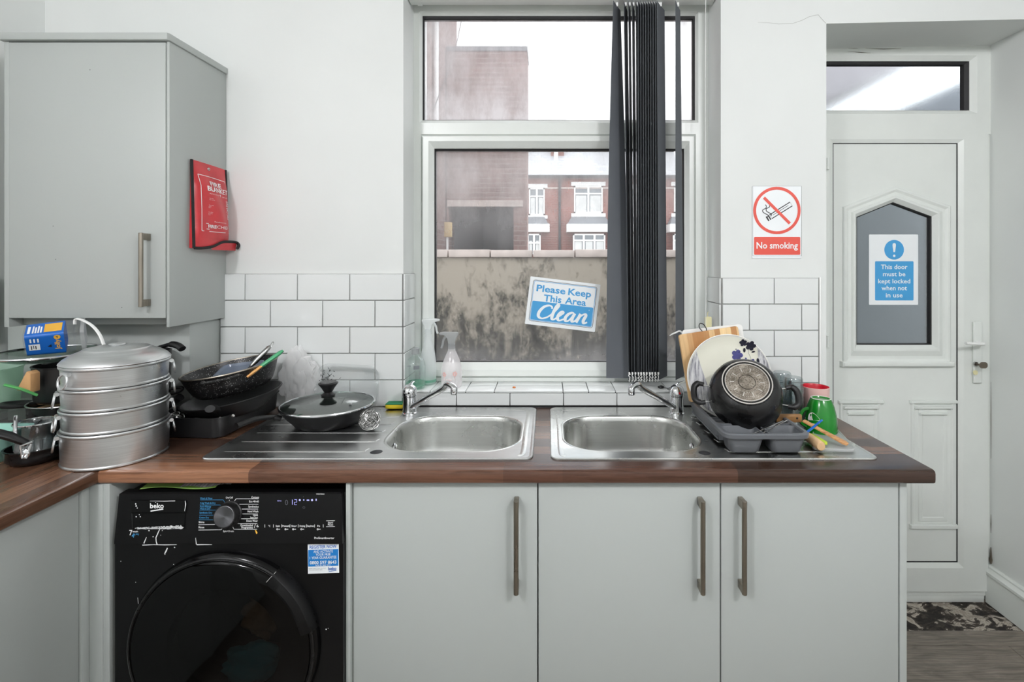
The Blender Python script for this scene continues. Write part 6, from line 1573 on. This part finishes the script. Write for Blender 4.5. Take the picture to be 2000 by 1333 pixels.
for rr, nn in ((.058, 60), (.052, 54), (.037, 36)):
    for k in range(nn):
        a = 2 * pi * (k + .5 * (rr < .055)) / nn; mb.lathe([(.0011, .1022), (.0009, .1031), (0, .1032)], 6, (rr * cos(a), rr * sin(a), 0))
ob('base_relief', mb, M['ring_metal'], t, local=True)['kind'] = 'stuff'
for s_ in (1, -1):
    x0 = .112 * s_; z0 = .011
    h = ob('handle', MB().tube(smooth([(x0 + .018 * s_, .030, z0 + .012), (x0 + .036 * s_, .033, z0 + .012), (x0 + .049 * s_, .022, z0 + .010), (x0 + .052 * s_, -.002, z0 + .008), (x0 + .047 * s_, -.026, z0 + .008), (x0 + .032 * s_, -.036, z0 + .008), (x0 + .016 * s_, -.034, z0 + .008)], 5), [.0075] * 5 + [.0105] * 21 + [.0075] * 5, 12), M['black_plastic'], t, local=True)
    for yy in (.030, -.033):
        ob('handle_bolt', MB().tube([(x0 - .003 * s_, yy * .9, z0 + .008), (x0 + .022 * s_, yy, z0 + .010)], .0022, 8), M['steel_wire'], t, local=True)
# chopping boards
t = thing('chopping_board', 'striped bamboo chopping board leaning behind the plate', 'chopping board', (PX(1396, 1.80) - .0045, 1.80, 1.107), (R(-5), R(-8), R(4)))
mb = MB().loft([[(x, y, z) for x, z in rrect(0, 0, .215, .235, .008, 4)] for y in (-.0065, .0065)])
ob('board', mb, M['bamboo_board'], t, local=True, bevel=.0015, seg=1)
n = 24
ob('hanging_ring', MB().tube(smooth([(-.018, 0, .1145), (-.03, -.004, .1325), (-.026, -.004, .1455), (-.014, -.004, .1415), (-.006, -.004, .1255), (-.006, 0, .1145)], 5), .0016, 6), M['black_plastic'], t, local=True)
t = thing('chopping_board', 'white plastic chopping board behind the bamboo board', 'chopping board', (PX(1393, 1.83) + .009, 1.829, 1.110), (R(-4), R(-5.5), R(3)))
mb = MB().loft([[(x, y, z) for x, z in rrect(0, 0, .222, .245, .014, 5)] for y in (-.004, .004)])
ob('board', mb, M['white_plastic'], t, local=True, bevel=.001, seg=1)
tag(ob('spoon', MB().tube(smooth([P(1308, 656, 1.86), P(1318, 651, 1.858), P(1332, 650, 1.856), P(1348, 690, 1.853), P(1362, 778, 1.85)], 5), [.003] * 3 + [.005] * 18, 8, flat=.6), M['white_plastic']), 'white plastic utensil whose tip shows between blind and chopping boards', 'utensil')
# glasses, upside down
def tumbler(label, c):
    t = thing('drinking_glass', label, 'glass', (*c, ZD), group='clear glasses on the drainer')
    ob('wall', MB().lathe([(.035, 0), (.0355, .004), (.0315, .140), (.030, .156), (.027, .162), (0, .162), (0, .154), (.026, .153), (.029, .136), (.0335, .004)], 40, (*c, ZD)), M['clear_glass'], t, sharp=50)
    mb = MB()
    for k in range(24):
        a = 2 * pi * k / 24; mb.tube([(c[0] + lerp(.0352, .0325, s) * cos(a), c[1] + lerp(.0352, .0325, s) * sin(a), ZD + lerp(.012, .10, s)) for s in (0, .5, 1)], .0012, 5)
    for z in (.112, .118, .124):
        mb.tube([(c[0] + lerp(.0355, .0315, z / .14) * cos(2 * pi * k / 32), c[1] + lerp(.0355, .0315, z / .14) * sin(2 * pi * k / 32), ZD + z) for k in range(32)], .001, 5, closed=True)
    ob('pressed_pattern', mb, M['clear_glass'], t)
tumbler('clear patterned glass upside down between black pot and pink cup', (PX(1549, 1.72), 1.72))
tumbler('second upturned glass mostly hidden behind the black pot handle', (PX(1527, 1.80), 1.80))
# cups
c = (PX(1592, 1.765), 1.765)
t = thing('cup', 'pale pink cup with red inside standing behind the green cup', 'cup', (*c, ZD))
ob('body', MB().lathe([(0, 0), (.036, 0), (.039, .003), (.045, .118), (.0455, .12), (.0435, .1205)], 40, (*c, ZD)), M['cup_pink'], t, sharp=45)
ob('inside', MB().lathe([(.0440, .1195), (.0415, .114), (.037, .006), (0, .004)], 40, (*c, ZD)), M['cup_red'], t, sharp=45)
c = (PX(1603, 1.655), 1.655)
t = thing('mug', 'bright green mug turned upside down with white leaf print', 'mug', (*c, ZD))
ob('body', MB().lathe([(.0465, 0), (.0485, .002), (.048, .03), (.045, .06), (.039, .085), (.0315, .104), (.0295, .1075), (.026, .108), (.0245, .105), (0, .1045), (0, .1), (.03, .098), (.045, .03), (.0455, 0)][:11], 48, (*c, ZD)), M['cup_green'], t, sharp=35)
ob('foot_ring', MB().lathe([(.0275, .1082), (.0298, .1082), (.0292, .1092), (.0278, .1092), (.0275, .1082)], 40, (*c, ZD)), M['plate_white'], t)
hp_ = smooth([(c[0] - .036, c[1] + .0, ZD + .075), (c[0] - .052, c[1] + .006, ZD + .068), (c[0] - .062, c[1] + .008, ZD + .047), (c[0] - .060, c[1] + .006, ZD + .026), (c[0] - .044, c[1] + .0, ZD + .016)], 5)
ob('handle', MB().tube(hp_, .0075, 10, flat=.75), M['cup_green'], t)
def mugput(u, v):
    z = v + .012; r = .0485 if z < .02 else lerp(.0482, .045, (z - .03) / .03) if z < .06 else lerp(.045, .039, (z - .06) / .025); a = u / .046 - R(140)
    return (c[0] + (r + .0006) * cos(a), c[1] + (r + .0006) * sin(a), ZD + z)
lf_ = [tuple(p[:2]) for p in smooth([(-.022, .030, 0), (-.02, .048, 0), (-.008, .056, 0), (.008, .048, 0), (.018, .034, 0), (.006, .034, 0), (-.008, .032, 0)], 4, closed=True)]
print_on('leaf_print', [s_poly(lf_), s_line(smooth([(-.022, .026, 0), (-.012, .022, 0), (.004, .022, 0), (.014, .027, 0)], 5), .003)], mugput, M['plate_white'], t)
# knife handle, cutlery, blue stick
t = thing('knife', 'wooden knife handle sticking out of the dish rack beside the mug', 'knife', P(1548, 820, 1.62))
ob('handle', MB().loft([[(x, y, z) for y, z in rrect(1.615, PZ(820, 1.6), .016, .026, .006, 4)] for x in (PX(1519, 1.6), PX(1569, 1.6))]), M['knife_wood'], t, bevel=.002)
ob('rivet', MB().lathe([(0, 0), (.0035, 0), (.003, .001), (0, .0012)], 12).xf(Matrix.Translation((PX(1559, 1.6), 1.6068, PZ(819, 1.6))) @ Matrix.Rotation(R(90), 4, 'X')), M['sign_black'], t)
ob('blade', MB().box(PX(1470, 1.6), PX(1520, 1.6), 1.614, 1.616, PZ(828, 1.6), PZ(815, 1.6)), M['steel_wire'], t)
def cutlery(label, a, b_):
    t = thing('cutlery', label, 'cutlery', tuple(a))
    n = 8; pts = [lerp(a, b_, k / n) for k in range(n + 1)]
    ob('handle', MB().tube(pts, [.0024, .0025, .0027, .003, .0032, .0034, .0036, .0036, .0026], 10, flat=.6), M['chrome'], t)
    return t
cutlery('steel cutlery handle in the front bin, the one closer to the metal pot base', P(1472, 847, 1.50), P(1530, 822, 1.49))
cutlery('steel cutlery handle in the front bin, the longer one closer to the mug', P(1490, 846, 1.495), P(1539, 820, 1.475))
tag(ob('plastic_stick', MB().tube([P(1571, 848, 1.50), P(1585, 838, 1.49), P(1599, 826, 1.475), P(1606, 821, 1.47)], [.005, .0058, .0052, .0045], 10, flat=.6), M['blue_plastic']), 'bright blue plastic stick poking out of the front cutlery bin', 'utensil')
# bamboo spatula, rolling pin, peeler, plastic lid
t = thing('plastic_cover', 'clear rectangular plastic lid lying flat under the bamboo spatula', 'lid', (.83, 1.54, ZD))
Lq = [(PX(a, .555 / (b_ - 512) * 1000), .555 / (b_ - 512) * 1000) for a, b_ in ((1585, 886), (1676, 890), (1632, 842), (1588, 842))]
cxl = sum(p[0] for p in Lq) / 4; cyl = sum(p[1] for p in Lq) / 4
def rq(k, r=.2):
    out = []
    Q_ = [(cxl + (x - cxl) * k, cyl + (y - cyl) * k) for x, y in Lq]
    for i in range(4):
        p, a, b_ = Vector(Q_[i]), Vector(Q_[i - 1]), Vector(Q_[(i + 1) % 4])
        for s in range(6):
            u = s / 5; p0 = lerp(p, a, r); p1 = lerp(p, b_, r); out.append(tuple((1 - u) ** 2 * p0 + 2 * u * (1 - u) * p + u * u * p1))
    return out
mb = MB().loft([[(x, y, z) for x, y in rq(k)] for k, z in ((1, ZD + .002), (1.0, ZD + .0075), (.97, ZD + .009), (.95, ZD + .0085), (.92, ZD + .0055), (.92, ZD + .0045), (.95, ZD + .004))])
ob('body', mb, M['cloudy_plastic'], t, sharp=40)
def flat_utensil(name, label, pts, ws, mat, th=.003, cat='utensil'):
    pts = [Vector(p) for p in pts]; loops = []
    for i, p in enumerate(pts):
        d = (pts[min(i + 1, len(pts) - 1)] - pts[max(i - 1, 0)]).normalized(); s = d.cross(Vector((0, 0, 1))).normalized(); u = s.cross(d).normalized(); w_ = ws[i] / 2
        loops.append([p + s * w_ - u * th, p + s * w_ + u * th, p - s * w_ + u * th, p - s * w_ - u * th])
    return tag(ob(name, MB().loft(loops), M[mat], bevel=.0012), label, cat)
a = P(1569, 822, 1.585); b_ = P(1656, 880, 1.497); b_.z = ZD + .014
flat_utensil('spatula', 'flat bamboo spatula slanting from the rack onto the plastic lid', [lerp(a, b_, s) for s in (0, .3, .55, .75, .92, 1)], [.018, .017, .018, .023, .025, .014], 'utensil_wood')
a = P(1577, 868, 1.56); b_ = P(1604, 887, 1.475); a.z = ZD + .016; b_.z = ZD + .016
t = thing('rolling_pin', 'pale wooden rolling pin handle end lying beside the dish rack', 'rolling pin', tuple(b_))
ob('barrel', MB().tube([a, lerp(a, b_, .5), b_ + (a - b_) * .06, b_], [.0135, .0145, .014, .0115], 18), M['pale_wood'], t, sharp=40)
a = P(1584, 853, 1.575); b_ = P(1614, 881, 1.505); a.z = ZD + .017; b_.z = ZD + .0135
flat_utensil('peeler', 'lime green plastic handle beside the rolling pin', [lerp(a, b_, s) for s in (0, .35, .7, .92, 1)], [.01, .013, .014, .013, .008], 'lime_plastic', .004)

# a thing made of one bare piece becomes that piece
for o in list(COL.objects):
    if o.type == 'EMPTY' and o.parent is None and o.get('label') and len(o.children) == 1 and not o.children[0].children:
        c = o.children[0]; Mw = wm(c); nm = o.name.split('.')[0]
        for k in ('label', 'category', 'group', 'kind'):
            if k in o: c[k] = o[k]
        c.parent = None; c.matrix_parent_inverse = Matrix.Identity(4); c.matrix_basis = Mw
        bpy.data.objects.remove(o); c.name = nm; c.data.name = nm
